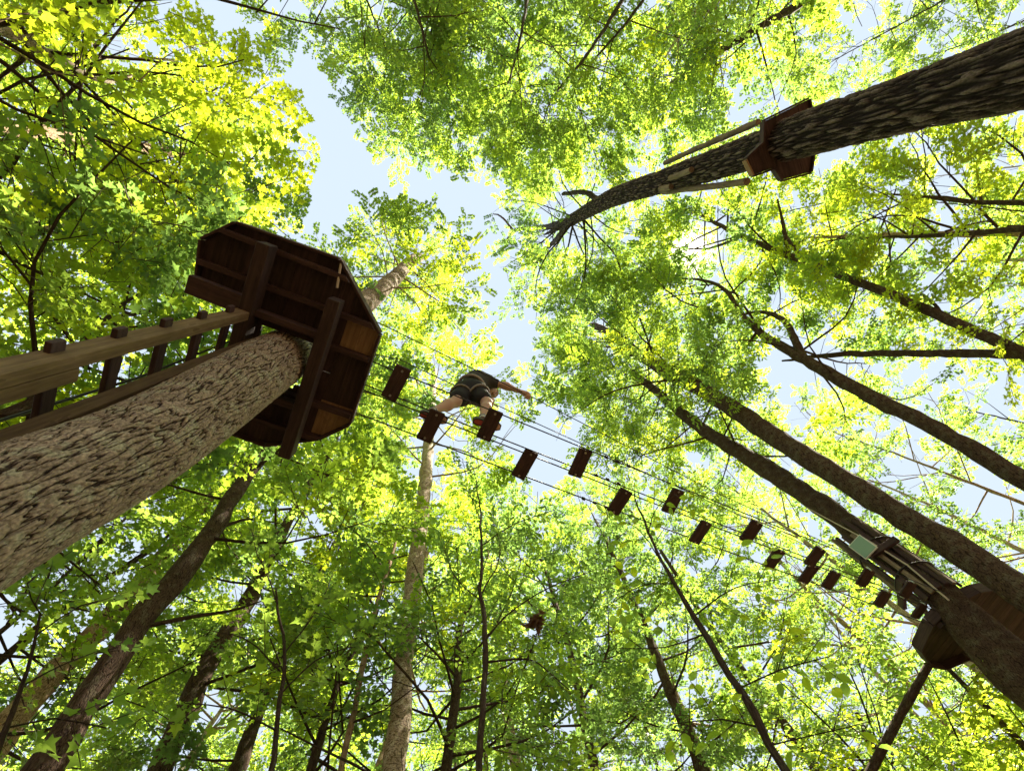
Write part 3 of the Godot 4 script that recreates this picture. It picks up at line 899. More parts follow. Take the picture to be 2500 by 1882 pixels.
	tree("maple_tree", "bright maple whose leaves meet the sky opening at upper left", [Vector4(-8.328, 9.854, 2.146, 0.157), Vector4(-8.333, 11.896, 2.126, 0.155), Vector4(-8.225, 15.603, 2.513, 0.138), Vector4(-8.016, 20.250, 3.114, 0.094)], "tan",
		{"y0": 9.0, "y1": 20.0, "rad": 3.8, "n": 34, "kind": "maple", "mats": ["yellow", "yellow", "bright"], "hole": -0.2, "dens": 0.85}, 125)
	tree("maple_tree", "dark branched maple behind the ladder at the left edge", [Vector4(-4.341, 5.633, -1.521, 0.054), Vector4(-4.350, 6.580, -1.496, 0.049), Vector4(-4.445, 7.376, -1.185, 0.041), Vector4(-4.513, 7.946, -0.890, 0.030)], "dark",
		{"y0": 6.0, "y1": 11.0, "rad": 2.6, "n": 26, "kind": "maple", "mats": ["mid", "bright", "deep"], "hole": -0.15, "el0": 0.0}, 126, "", [[Vector4(-4.509, 7.895, -0.912, 0.025), Vector4(-4.652, 8.679, -0.670, 0.022), Vector4(-4.770, 9.629, -0.538, 0.017), Vector4(-4.888, 10.736, -0.345, 0.012)], [Vector4(-4.379, 6.976, -1.408, 0.022), Vector4(-4.351, 7.461, -1.147, 0.018), Vector4(-4.423, 7.908, -0.827, 0.014)]])
	tree("maple_tree", "sunny yellow maple at the right edge of the wood", [Vector4(10.931, 8.345, 1.231, 0.170), Vector4(10.943, 9.187, 1.114, 0.129), Vector4(10.960, 9.872, 0.939, 0.074)], "dark",
		{"y0": 8.0, "y1": 15.0, "rad": 3.0, "n": 24, "kind": "maple", "mats": ["yellow", "yellow", "bright"], "hole": -0.2}, 127)
	tree("maple_tree", "yellow maple in the bottom right corner under the far platform", [Vector4(8.241, 5.501, -7.285, 0.093), Vector4(8.436, 5.911, -7.059, 0.072), Vector4(8.553, 6.323, -6.917, 0.041)], "dark",
		{"y0": 3.0, "y1": 6.0, "rad": 2.6, "n": 24, "kind": "maple", "mats": ["yellow", "yellow", "bright"], "el0": -0.1, "el1": 0.5}, 128)
	tree("beech_tree", "leafy beech low in the middle with dark glossy oval leaves", [Vector4(-0.268, 6.259, -6.595, 0.077), Vector4(-0.144, 7.609, -6.598, 0.072), Vector4(-0.044, 9.313, -6.600, 0.053)], "dark",
		{"y0": 4.6, "y1": 9.4, "rad": 2.2, "n": 34, "kind": "beech", "mats": ["deep", "mid", "bright"], "hole": -0.1, "el0": 0.0, "el1": 0.7}, 129)
	tree("beech_tree", "leafy beech at the bottom edge left of the pale slim trunk", [Vector4(-2.136, 6.271, -6.876, 0.075), Vector4(-2.128, 7.237, -6.878, 0.067), Vector4(-2.095, 8.465, -6.888, 0.047)], "dark",
		{"y0": 4.6, "y1": 9.8, "rad": 2.4, "n": 32, "kind": "maple", "mats": ["deep", "mid", "bright"], "el0": 0.0, "el1": 0.7}, 130)
	tree("beech_tree", "dim leafy beech at the lower left edge under the thick oak", [Vector4(-6.660, 6.524, -5.282, 0.067), Vector4(-6.658, 7.223, -5.284, 0.058), Vector4(-6.636, 7.878, -5.312, 0.038)], "dark",
		{"y0": 4.6, "y1": 11.0, "rad": 3.0, "n": 32, "kind": "maple", "mats": ["deep", "mid", "bright"], "el0": 0.0, "el1": 0.7}, 132)
	tree("beech_tree", "leafy beech at the bottom right behind the leaning sapling", [Vector4(7.129, 6.659, -8.378, 0.075), Vector4(7.259, 7.467, -8.264, 0.062), Vector4(7.394, 8.071, -8.144, 0.035)], "dark",
		{"y0": 4.4, "y1": 7.6, "rad": 2.8, "n": 28, "kind": "beech", "mats": ["mid", "bright", "yellow"], "el0": 0.0, "el1": 0.7}, 131)

	# the wood behind: slim trees on all sides
	var spots := []
	for t in get_children():
		if t.has_meta("category") and t.get_meta("category") == "tree":
			spots.append(Vector2(t.position.x, t.position.z))
	var r := RandomNumberGenerator.new()
	r.seed = 77
	var looks := [["forest_tree", "dark-barked", "trees of the wood with dark bark", "dark"], ["forest_tree", "tan-barked", "trees of the wood with tan bark", "tan"], ["forest_tree", "pale-barked", "trees of the wood with pale bark", "pale"]]
	var sides := ["at the right edge beside the forked trunk", "behind the far platform", "below the row of planks", "below the climber", "below the big platform", "behind the thick oak", "behind the ladder", "behind the upper left maples", "at the top edge left of the opening", "at the top edge over the opening", "above the tip of the furrowed trunk", "beyond the furrowed trunk"]
	var order := ["nearest", "second nearest", "third nearest", "fourth nearest", "fifth nearest", "sixth nearest", "seventh nearest", "eighth nearest", "ninth nearest", "tenth nearest", "eleventh nearest", "farthest"]
	var wood_trees := []
	var made := 0
	var tries := 0
	while made < 118 and tries < 4000:
		tries += 1
		var rr := lerpf(8.5, 44.0, pow(r.randf(), 0.8))
		var az := r.randf() * TAU
		var p := Vector2(cos(az), sin(az)) * rr
		# most of them where the picture looks; fewer behind
		if p.y > 4.0 and rr > 17.0 and r.randf() < 0.7:
			continue
		if Vector2(p.x - 4.0, p.y + 3.0).length() < 5.5 and p.y > -7.0:
			continue
		var ok := true
		for q in spots:
			if q.distance_to(p) < (2.6 if rr < 16.0 else 3.2):
				ok = false
		if not ok:
			continue
		spots.append(p)
		made += 1
		var top := r.randf_range(20.0, 27.0) if p.x > -2.5 or rr > 22.0 else r.randf_range(13.0, 18.0)
		var rad := r.randf_range(0.09, 0.19)
		var lean := Vector2(r.randf_range(-0.05, 0.05), r.randf_range(-0.05, 0.05))
		var far := rr > 18.0
		var y0 := r.randf_range(8.5, 12.0) if rr < 14.0 else r.randf_range(4.5, 10.0)
		var pts := []
		for e in 6:
			var y := lerpf(0.8, top - 1.0, e / 5.0)
			pts.append(Vector4(p.x + lean.x * y + r.randf_range(-0.15, 0.15), y, p.y + lean.y * y + r.randf_range(-0.15, 0.15), rad * (1.0 - 0.8 * e / 5.0)))
		var lk: Array = looks[[0, 0, 1, 2, 0, 1][made % 6]]
		var pal: Array = [["deep", "mid", "bright"], ["mid", "bright", "yellow"], ["mid", "bright"], ["deep", "mid"], ["deep", "mid", "mid"]][r.randi() % 5]
		var wt := tree(lk[0], "", pts, lk[3], {"y0": y0, "y1": top, "rad": r.randf_range(2.8, 4.0), "n": 22 if not far else 18, "kind": (["gum", "oak", "gum", "maple"][r.randi() % 4] if rr < 15.0 else "gum") if not far else "far", "mats": pal, "far": far, "bark": lk[3], "dens": 0.6 if not far else 0.52, "size": 1.0 if not far else 1.1, "hole": -0.16 if not far else -0.08}, 1000 + made, lk[2])
		wood_trees.append([rr, int(round(fposmod(atan2(-p.y, p.x), TAU) / TAU * 12.0)) % 12, lk[1], wt])
	wood_trees.sort_custom(func(a, b): return a[0] < b[0])
	var seen := {}
	for e in wood_trees:
		var key := "%d%s" % [e[1], e[2]]
		var k: int = seen.get(key, 0)
		seen[key] = k + 1
		e[3].set_meta("label", "%s %s slim tree of the wood %s" % [order[mini(k, 11)], e[2], sides[e[1]]])

func near_branches() -> void:
	sapling("beech_sapling", "thin dark leaning sapling with big bright oval leaves at lower right", [Vector4(1.638, 3.157, -2.513, 0.033), Vector4(1.657, 3.754, -2.501, 0.032), Vector4(1.675, 4.397, -2.489, 0.027), Vector4(1.677, 5.000, -2.488, 0.020), Vector4(1.818, 5.879, -2.511, 0.014), Vector4(1.971, 6.520, -2.521, 0.005)],
		[[Vector4(1.649, 3.552, -2.506, 0.010), Vector4(1.454, 3.597, -2.509, 0.008), Vector4(1.168, 3.620, -2.545, 0.005)], [Vector4(1.649, 3.791, -2.506, 0.011), Vector4(1.869, 3.756, -2.347, 0.008), Vector4(2.150, 3.725, -2.234, 0.005)], [Vector4(1.662, 4.229, -2.498, 0.011), Vector4(1.379, 4.181, -2.551, 0.008), Vector4(1.111, 4.333, -2.679, 0.005)], [Vector4(1.675, 4.397, -2.489, 0.012), Vector4(2.030, 4.493, -2.343, 0.009), Vector4(2.316, 4.404, -2.208, 0.005)], [Vector4(1.688, 4.748, -2.480, 0.011), Vector4(1.448, 4.897, -2.627, 0.008), Vector4(1.169, 4.858, -2.763, 0.006)], [Vector4(1.685, 5.123, -2.482, 0.010), Vector4(1.721, 5.729, -2.578, 0.007), Vector4(1.682, 6.254, -2.722, 0.005)], [Vector4(1.723, 5.449, -2.456, 0.011), Vector4(1.969, 5.852, -2.394, 0.007), Vector4(2.241, 5.932, -2.284, 0.005)], [Vector4(1.640, 3.452, -2.512, 0.009), Vector4(1.890, 3.441, -2.457, 0.006), Vector4(2.169, 3.413, -2.353, 0.004)]],
		"oval", ["bright", "yellow", "mid"], 0.09, 0.75, "dark", 31)
	sapling("hickory_sapling", "slim straight sapling low in the middle with long dark leaflets", [Vector4(0.107, 4.122, -3.598, 0.033), Vector4(0.181, 5.359, -3.595, 0.038), Vector4(0.188, 6.385, -3.595, 0.027), Vector4(0.213, 7.980, -3.594, 0.017), Vector4(0.144, 9.680, -3.697, 0.008)],
		[[Vector4(0.184, 5.444, -3.595, 0.020), Vector4(0.396, 5.636, -3.477, 0.016), Vector4(0.841, 5.795, -3.294, 0.012), Vector4(1.335, 5.841, -3.127, 0.007)], [Vector4(0.166, 5.197, -3.596, 0.019), Vector4(0.557, 5.054, -3.455, 0.015), Vector4(0.827, 4.581, -3.298, 0.007)], [Vector4(0.190, 6.145, -3.595, 0.018), Vector4(0.432, 6.790, -3.574, 0.014), Vector4(0.370, 7.816, -3.581, 0.010)], [Vector4(0.185, 5.997, -3.595, 0.015), Vector4(-0.136, 6.493, -3.597, 0.011), Vector4(-0.353, 7.532, -3.683, 0.010)], [Vector4(0.197, 7.034, -3.595, 0.018), Vector4(0.736, 7.449, -3.524, 0.013), Vector4(1.300, 7.695, -3.464, 0.010)], [Vector4(0.205, 7.719, -3.594, 0.017), Vector4(0.039, 8.949, -3.700, 0.012), Vector4(-0.045, 10.345, -3.800, 0.009)]],
		"lance", ["deep", "deep", "mid"], 0.11, 0.8, "dark", 32)
	sapling("maple_sapling", "low maple sapling with broad bright leaves below the thick oak", [Vector4(-1.185, 3.733, -3.187, 0.029), Vector4(-1.254, 4.211, -3.160, 0.025), Vector4(-1.467, 4.918, -3.067, 0.018), Vector4(-1.734, 5.480, -2.925, 0.012)],
		[[Vector4(-1.354, 4.533, -3.119, 0.013), Vector4(-1.175, 4.777, -3.084, 0.011), Vector4(-0.942, 4.982, -3.163, 0.008)], [Vector4(-1.445, 4.834, -3.078, 0.013), Vector4(-1.357, 5.389, -3.117, 0.010), Vector4(-1.374, 6.055, -3.219, 0.007)], [Vector4(-1.270, 4.272, -3.154, 0.012), Vector4(-1.543, 4.259, -2.917, 0.009), Vector4(-1.776, 4.190, -2.782, 0.006)], [Vector4(-1.411, 4.716, -3.093, 0.012), Vector4(-1.749, 4.871, -2.916, 0.009), Vector4(-1.998, 4.800, -2.751, 0.005)], [Vector4(-1.663, 5.343, -2.965, 0.012), Vector4(-2.013, 5.896, -2.863, 0.009), Vector4(-2.287, 6.367, -2.781, 0.005)]],
		"maple", ["bright", "mid", "mid"], 0.085, 0.8, "dark", 33)
	sapling("maple_sapling", "low maple branch with dull green leaves in the bottom left corner", [Vector4(-1.980, 3.199, -2.254, 0.024), Vector4(-2.079, 3.479, -2.163, 0.018), Vector4(-2.186, 3.758, -2.055, 0.012), Vector4(-2.294, 4.009, -1.933, 0.007)],
		[[Vector4(-2.099, 3.531, -2.144, 0.008), Vector4(-1.995, 3.627, -2.240, 0.007), Vector4(-1.826, 3.681, -2.380, 0.005)], [Vector4(-2.163, 3.698, -2.079, 0.009), Vector4(-2.107, 3.891, -2.136, 0.007), Vector4(-2.064, 4.168, -2.313, 0.005)], [Vector4(-2.257, 3.922, -1.977, 0.008), Vector4(-2.221, 4.177, -2.017, 0.007), Vector4(-2.173, 4.495, -2.210, 0.004)], [Vector4(-2.294, 4.009, -1.933, 0.007), Vector4(-2.406, 4.100, -1.792, 0.005), Vector4(-2.400, 4.275, -1.799, 0.003)]],
		"maple", ["mid", "deep", "mid"], 0.08, 0.75, "dark", 34)
	sapling("maple_sapling", "maple branch of broad glowing leaves in the top left corner", [Vector4(-3.160, 4.630, 1.256, 0.037), Vector4(-3.146, 5.059, 1.290, 0.031), Vector4(-3.133, 5.420, 1.321, 0.022), Vector4(-3.130, 5.607, 1.328, 0.014)],
		[[Vector4(-3.130, 5.607, 1.328, 0.012), Vector4(-3.135, 6.063, 1.315, 0.012), Vector4(-3.047, 6.813, 1.508, 0.010), Vector4(-2.959, 7.858, 1.675, 0.008)], [Vector4(-3.135, 6.063, 1.315, 0.010), Vector4(-3.214, 6.202, 1.110, 0.007), Vector4(-3.318, 6.268, 0.741, 0.006)], [Vector4(-3.133, 5.420, 1.321, 0.012), Vector4(-3.120, 5.801, 1.586, 0.010), Vector4(-3.093, 6.324, 1.842, 0.007)], [Vector4(-3.036, 6.929, 1.530, 0.011), Vector4(-2.951, 7.301, 1.882, 0.009), Vector4(-2.794, 7.978, 2.270, 0.005)]],
		"maple", ["yellow", "yellow", "bright"], 0.085, 0.85, "tan", 35)
	# a clump of dead leaves caught in the twigs
	var t := thing("dead_leaf_clump", "clump of dead brown leaves hanging among green leaves low in the middle", "leaf clump", Vector3(0.482, 4.300, -2.376))
	var r := RandomNumberGenerator.new()
	r.seed = 9
	for k in 26:
		var mb := MB.new()
		var d := Vector3(r.randf_range(-1, 1), r.randf_range(-1.6, 0.3), r.randf_range(-1, 1)).normalized()
		leaf(mb, Vector3(r.randf_range(-0.035, 0.035), r.randf_range(-0.05, 0.05), r.randf_range(-0.035, 0.035)), d, Vector3(r.randf_range(-1, 1), r.randf_range(-1, 1), r.randf_range(-1, 1)).normalized(), r.randf_range(0.045, 0.075), "oval", 0.9, 0.6)
		part("dead_leaf", mb.mesh(M.brown_leaf, false), t)

const D1 := Vector2(0.354, 0.935)
const D2 := Vector2(0.935, -0.354)
const OAK := Vector2(-1.67, -0.92)

func strip(poly: PackedVector2Array, c: Vector2, ax: Vector2, ay: Vector2, x0: float, x1: float, y0: float, y1: float) -> Array:
	var q := PackedVector2Array([c + ax * x0 + ay * y0, c + ax * x1 + ay * y0, c + ax * x1 + ay * y1, c + ax * x0 + ay * y1])
	return Geometry2D.intersect_polygons(poly, q)

func left_platform() -> void:
	var deck := PackedVector2Array([Vector2(-1.94, 0.24), Vector2(-1.11, -0.04), Vector2(-0.80, -0.69), Vector2(-0.86, -0.85), Vector2(-1.12, -1.56), Vector2(-1.41, -1.70), Vector2(-1.91, -1.76), Vector2(-2.32, -1.58), Vector2(-2.16, -0.88), Vector2(-1.98, -0.4), Vector2(-2.31, -0.24), Vector2(-2.23, 0.1)])
	var t := thing("tree_platform", "large dark brown many-sided plank platform round the thick oak", "platform")
	var r := RandomNumberGenerator.new()
	r.seed = 4
	# decking, laid along D1, with a square left open for the trunk
	var x := -0.95
	var i := 0
	while x < 0.95:
		var w := 0.138
		var cuts := [-1.3, 1.4]
		if x > 0.3:
			cuts = [-1.3, -0.63, -0.27, 0.27, 0.58, 1.4] if x > 0.42 else [-1.3, -0.63, -0.27, 1.4]
		elif x + w > -0.3 and x < 0.3:
			var nearest := 0.0 if x < 0.0 and x + w > 0.0 else minf(absf(x), absf(x + w))
			var hole := sqrt(maxf(0.0, 0.27 * 0.27 - nearest * nearest)) + 0.004
			cuts = [-1.3, -hole, hole, 1.4]
		for k in cuts.size() - 1:
			if x + w > -0.3 and x < 0.3 and k == 1:
				continue
			for q in strip(deck, OAK, D2, D1, x + 0.0008, x + w - 0.0008, cuts[k] + 0.001, cuts[k + 1] - 0.001):
				var mb := MB.new()
				var dy := r.randf_range(-0.004, 0.004)
				mb.prism(q, 6.1 + dy, 6.14 + dy, D1, i * 1.37)
				var mt: Material = M.dark_stain if i % 3 else M.stain
				if x > 0.3 and (k == 1 or (k == 3 and x > 0.42)):
					mt = M.tan_board
				part("plank", mb.mesh(mt), t)
		x += w
		i += 1
	# cross joists under the decking
	for y in [0.9, 0.58, 0.27, -0.31, -0.64]:
		for q in strip(deck, OAK, D2, D1, -1.0, 1.0, y - 0.022, y + 0.022):
			var mb := MB.new()
			mb.prism(q, 6.0, 6.092, D2, y)
			part("joist", mb.mesh(M.stain), t)
	# the two bearers that clasp the trunk
	for s in [[-0.325, -0.42, 0.95], [0.325, -0.82, 0.72]]:
		var mb := MB.new()
		var c: Vector2 = OAK + D2 * s[0] + D1 * (s[1] + s[2]) * 0.5
		mb.block(Vector3(c.x, 5.9, c.y), Vector3(D1.x, 0, D1.y), Vector3.UP, Vector3(D2.x, 0, D2.y), Vector3((s[2] - s[1]) * 0.5, 0.095, 0.055), 0.008, s[0])
		part("bearer", mb.mesh(M.dark_stain), t)
	for s in [[-0.34, -0.27], [0.36, -0.27]]:
		var mb := MB.new()
		var c: Vector2 = OAK + D1 * s[0]
		mb.block(Vector3(c.x, 5.93, c.y), Vector3(D2.x, 0, D2.y), Vector3.UP, Vector3(D1.x, 0, D1.y), Vector3(0.27, 0.06, 0.03), 0.006, s[0])
		part("blocking", mb.mesh(M.stain), t)
	# edge boards
	for k in deck.size():
		if k in [8, 9]:
			continue
		var a := deck[k]
		var b := deck[(k + 1) % deck.size()]
		var d := (b - a).normalized()
		var nn := Vector2(d.y, -d.x)
		if Geometry2D.is_point_in_polygon((a + b) * 0.5 + nn * 0.01, deck):
			nn = -nn
		var c := (a + b) * 0.5 + nn * 0.014
		var mb := MB.new()
		mb.block(Vector3(c.x, 6.098, c.y), Vector3(d.x, 0, d.y), Vector3.UP, Vector3(nn.x, 0, nn.y), Vector3(a.distance_to(b) * 0.5, 0.06, 0.012), 0.004, k)
		part("edge_board", mb.mesh(M.stain), t)
	# the header that the ladder hangs from
	var h0 := Vector3(-2.302, 5.900, -0.253)
	var h1 := Vector3(-1.850, 5.900, -0.437)
	var hd := (h1 - h0).normalized()
	var mb2 := MB.new()
	mb2.block((h0 + h1) * 0.5, hd, Vector3.UP, hd.cross(Vector3.UP), Vector3(h0.distance_to(h1) * 0.5, 0.045, 0.08), 0.006, 0.4)
	part("ladder_header", mb2.mesh(M.stain), t)
	var mb3 := MB.new()
	mb3.tube([Vector3(-1.086, 6.060, -0.035), Vector3(-1.103, 6.020, -0.146), Vector3(-1.121, 5.980, -0.272)], [0.012, 0.011, 0.012], 6)
	part("rope_lashing", mb3.mesh(M.rope), t)

func ladder() -> void:
	var t := thing("ladder", "upright timber ladder beside the thick oak, below the big platform", "ladder")
	var w := Vector3(D1.x, 0, D1.y)
	var f := Vector3(D2.x, 0, D2.y)
	var a := Vector3(-1.866, 4.223, -0.493)
	var b := Vector3(-1.851, 4.100, -0.757)
	for p in [a, b]:
		var lo := 2.3 if p == a else 0.0
		var mb := MB.new()
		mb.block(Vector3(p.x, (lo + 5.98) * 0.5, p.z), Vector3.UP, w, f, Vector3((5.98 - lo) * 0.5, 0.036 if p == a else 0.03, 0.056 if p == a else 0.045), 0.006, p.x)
		part("rail", mb.mesh(M.timber if p == a else M.shaded_timber), t)  # the rail next to the oak takes the wood with shade painted in
	var lower := MB.new()
	var q := a + f * 0.0 - w * 0.074
	lower.block(Vector3(q.x, 2.0, q.z), Vector3.UP, w, f, Vector3(2.0, 0.036, 0.056), 0.006, 0.3)
	part("rail", lower.mesh(M.timber), t)
	var bolt := MB.new()
	bolt.tube([Vector3(q.x, 3.5, q.z) + f * 0.06, Vector3(q.x, 3.5, q.z) + f * 0.085], [0.018, 0.018], 8)
	part("bolt", bolt.mesh(M.cable), t)
	for k in 14:
		var y := 5.61 - 0.42 * k
		if y < 0.2:
			break
		var c := (Vector3(a.x, y, a.z) + Vector3(b.x, y, b.z)) * 0.5 - f * 0.074 - w * 0.0
		var mb := MB.new()
		mb.block(c, w, Vector3.UP, f, Vector3(0.21, 0.045, 0.017), 0.006, k * 0.31)
		part("rung", mb.mesh(M.stain), t)
	var mb := MB.new()
	mb.tube([Vector3(-2.210, 3.613, -0.798), Vector3(-2.210, 3.970, -0.799), Vector3(-2.199, 4.948, -0.828), Vector3(-2.210, 6.379, -0.799)], [0.009, 0.009, 0.009, 0.009], 6)
	tag(part("safety_rope", mb.mesh(M.cable)), "black rope hanging straight down behind the ladder", "rope")

const BU := Vector3(0.913, 0, -0.408)
const BN := Vector3(0.408, 0, 0.913)

func on_bridge(s: float, n: float, dy := 0.0) -> Vector3:
	return BU * s + BN * n + Vector3(0, 6.2 + 0.09 * maxf(s, -0.4) + dy, 0)

func rope_bridge() -> void:
	var t := thing("rope_bridge", "cable bridge of short hanging planks in two rows between the platforms", "rope bridge")
	for n in [[-1.235, -1.30], [-1.475, -1.545], [-1.53, -1.60], [-1.775, -1.84]]:
		var pts := []
		var rs := []
		for k in 31:
			var u := k / 30.0
			var s := lerpf(-0.75, 8.3, u)
			pts.append(on_bridge(s, lerpf(n[0], n[1], u), -0.03 - 0.05 * sin(PI * u)))
			rs.append(0.0075)
		var mb := MB.new()
		mb.tube(pts, rs, 6)
		part("cable", mb.mesh(M.cable), t)
	var rows := [[-0.13, -1.349], [0.35, -1.636], [0.9, -1.4], [1.44, -1.667], [2.01, -1.43], [2.68, -1.69], [3.3, -1.455], [3.87, -1.7], [4.53, -1.466], [5.09, -1.696], [5.66, -1.48], [5.74, -1.73], [6.15, -1.707], [6.67, -1.507], [7.21, -1.711], [7.53, -1.45], [8.02, -1.698]]
	var r := RandomNumberGenerator.new()
	r.seed = 6
	for k in rows.size():
		var c: Vector3 = on_bridge(rows[k][0], rows[k][1], -0.02 - 0.05 * sin(PI * clampf((rows[k][0] + 0.75) / 9.05, 0, 1)))
		var yaw := deg_to_rad(r.randf_range(-4.0, 4.0))
		var ax := BN.rotated(Vector3.UP, yaw)
		var az := ax.cross(Vector3.UP)
		var tilt := r.randf_range(-0.14, 0.1)
		var ay := Vector3.UP.rotated(ax, tilt)
		az = ax.cross(ay)
		var mb := MB.new()
		mb.block(c, ax, ay, az, Vector3(0.178 - 0.0035 * k, 0.019, 0.078), 0.006, k * 0.43)
		var p := part("plank", mb.mesh(M.stain), t)
		for e in [-1, 1]:
			var b := MB.new()
			var q: Vector3 = c + ax * e * 0.135
			b.tube([q - ay * 0.026, q + ay * 0.06], [0.013, 0.013], 8)
			part("bolt", b.mesh(M.steel), p)
	# clamps where the cables are spliced
	for s in [2.25, 2.4, 2.55]:
		for n in [-1.255, -1.49, -1.8]:
			var mb := MB.new()
			var c: Vector3 = on_bridge(s, n, -0.075)
			mb.block(c, BU, Vector3.UP, BN, Vector3(0.02, 0.018, 0.014), 0.004)
			part("cable_clamp", mb.mesh(M.cable), t)
	var lines := [
		["upper handrail cable, the one that the climber grips", [Vector3(-1.42, 7.12, -0.86), Vector3(-1.000, 7.150, -0.720), Vector3(-0.028, 7.200, -1.213), Vector3(0.734, 7.250, -1.592), Vector3(3.538, 7.500, -3.123), Vector3(6.962, 7.900, -4.845)]],
		["handrail cable between the gripped cable and the planks", [Vector3(-1.45, 7.1, -1.0), Vector3(-0.771, 7.150, -1.150), Vector3(0.302, 7.220, -1.695), Vector3(1.404, 7.320, -2.248), Vector3(7.254, 7.900, -5.166)]]]
	for l in lines:
		var rs := []
		for k in l[1].size():
			rs.append(0.0065)
		var mb := MB.new()
		mb.tube(l[1], rs, 6)
		tag(part("handrail_cable", mb.mesh(M.cable)), l[0], "cable")
	var mb := MB.new()
	mb.tube([Vector3(-2.890, 9.000, 0.558), Vector3(-1.835, 8.200, -0.134), Vector3(-1.5, 7.6, -0.8)], [0.006, 0.006, 0.006], 5)
	tag(part("guy_cable", mb.mesh(M.cable)), "thin black stay cable running up and left from behind the big platform", "cable")

func far_platform() -> void:
	var deck := PackedVector2Array([Vector2(6.821, -5.002), Vector2(7.031, -4.675), Vector2(7.395, -4.478), Vector2(7.834, -4.428), Vector2(8.552, -4.730), Vector2(9.031, -5.299), Vector2(8.733, -5.845), Vector2(8.238, -5.943), Vector2(7.570, -5.635), Vector2(7.239, -5.794), Vector2(6.987, -5.725), Vector2(6.750, -5.445)])
	var t := thing("tree_platform", "small dark platform at the right edge where the hanging planks end", "platform")
	var mid := Vector2(7.5, -4.75)
	var x := -1.4
	var i := 0
	while x < 1.4:
		for q in strip(deck, mid, Vector2(BU.x, BU.z), Vector2(BN.x, BN.z), x + 0.003, x + 0.137, -1.6, 1.6):
			var mb := MB.new()
			mb.prism(q, 6.9, 6.94, Vector2(BN.x, BN.z), i * 0.77)
			part("plank", mb.mesh(M.dark_stain if i % 2 else M.stain), t)
		x += 0.14
		i += 1
	for s in [[-0.45, 0.0], [0.42, 0.0]]:
		for q in strip(deck, mid, Vector2(BU.x, BU.z), Vector2(BN.x, BN.z), -1.2, 1.2, s[0] - 0.04, s[0] + 0.04):
			var mb := MB.new()
			mb.prism(q, 6.72, 6.895, Vector2(BU.x, BU.z), s[0])
			part("bearer", mb.mesh(M.dark_stain), t)
	for k in deck.size():
		var a := deck[k]
		var b := deck[(k + 1) % deck.size()]
		var d := (b - a).normalized()
		var nn := Vector2(d.y, -d.x)
		if Geometry2D.is_point_in_polygon((a + b) * 0.5 + nn * 0.01, deck):
			nn = -nn
		var c := (a + b) * 0.5 + nn * 0.016
		var mb := MB.new()
		mb.block(Vector3(c.x, 6.87, c.y), Vector3(d.x, 0, d.y), Vector3.UP, Vector3(nn.x, 0, nn.y), Vector3(a.distance_to(b) * 0.5, 0.09, 0.013), 0.004, k)
		part("edge_board", mb.mesh(M.stain), t)
	# battens strapped round the trunk above it
	var g := thing("trunk_guard", "upright battens strapped round the trunk above the far platform", "trunk guard")
	var c0 := Vector3(7.17, 0, -4.78)
	var toward := atan2(-c0.z, -c0.x)
	for k in 9:
		var a: float = toward + lerpf(-1.5, 1.5, k / 8.0)
		var d := Vector3(cos(a), 0, sin(a))
		var mb := MB.new()
		var top := 8.55 + 0.12 * ((k * 5) % 4)
		var c := c0 + d * 0.32 + Vector3(0, (7.0 + top) * 0.5, 0)
		mb.block(c, Vector3.UP, d, Vector3(-d.z, 0, d.x), Vector3((top - 7.0) * 0.5, 0.022, 0.036), 0.006, k * 0.6)
		part("batten", mb.mesh(M.log if k % 3 == 1 else M.stain), g)
	for y in [7.5, 8.2]:
		var mb := MB.new()
		var pts := []
		var rs := []
		for k in 25:
			var a := TAU * k / 24.0
			pts.append(c0 + Vector3(cos(a) * 0.358, y + 0.02 * sin(a * 3), sin(a) * 0.358))
			rs.append(0.014)
		mb.tube(pts, rs, 6, 1.0, 1.0, false)
		part("strap", mb.mesh(M.cable), g)
	for k in 2:
		var a: float = toward + [-0.35, 0.9][k]
		var d := Vector3(cos(a), 0, sin(a))
		var mb := MB.new()
		mb.block(c0 + d * 0.385 + Vector3(0, [7.95, 7.35][k], 0), Vector3(-d.z, 0, d.x), d, Vector3.UP, Vector3(0.26, 0.03, 0.06), 0.006, k)
		part("cross_board", mb.mesh(M.stain), g)
	var sc := Vector3(6.724, 8.100, -4.553)
	var fd := (Vector3(0, 1.6, 0) - sc)
	fd.y = 0
	fd = fd.normalized()
	var sx := Vector3(-fd.z, 0, fd.x)
	var s := thing("sign", "small green and white sign board on the trunk above the far platform", "sign", sc)
	var mb := MB.new()
	mb.block(Vector3.ZERO, sx, Vector3.UP, fd, Vector3(0.14, 0.19, 0.012), 0.004)
	part("frame", mb.mesh(std(Color(0.6, 0.62, 0.58), 0.6)), s)
	mb = MB.new()
	mb.block(fd * 0.014, sx, Vector3.UP, fd, Vector3(0.124, 0.172, 0.004), 0.002)
	part("panel", mb.mesh(std(Color(0.2, 0.34, 0.26), 0.5)), s)
	# a rope along the trunk and the slanting log
	mb = MB.new()
	mb.tube([Vector3(6.888, 6.763, -4.540), Vector3(6.929, 7.486, -4.478), Vector3(6.911, 8.169, -4.506), Vector3(6.857, 9.663, -4.676)], [0.013, 0.013, 0.013, 0.01], 6)
	tag(part("pale_rope", mb.mesh(M.rope)), "pale rope running up the trunk above the far platform", "rope")
	var u0 := Vector3(6.901, 6.780, -5.693)
	var u1 := Vector3(5.649, 6.116, -6.617)
	var u2 := u1 + (u1 - u0) * 1.6
	mb = MB.new()
	add_limb(mb, [Vector4(u0.x, u0.y, u0.z, 0.055), Vector4(u1.x, u1.y, u1.z, 0.06), Vector4(u2.x, u2.y, u2.z, 0.075)], 9, 0.3, 0.05, 1.0, 1.0)
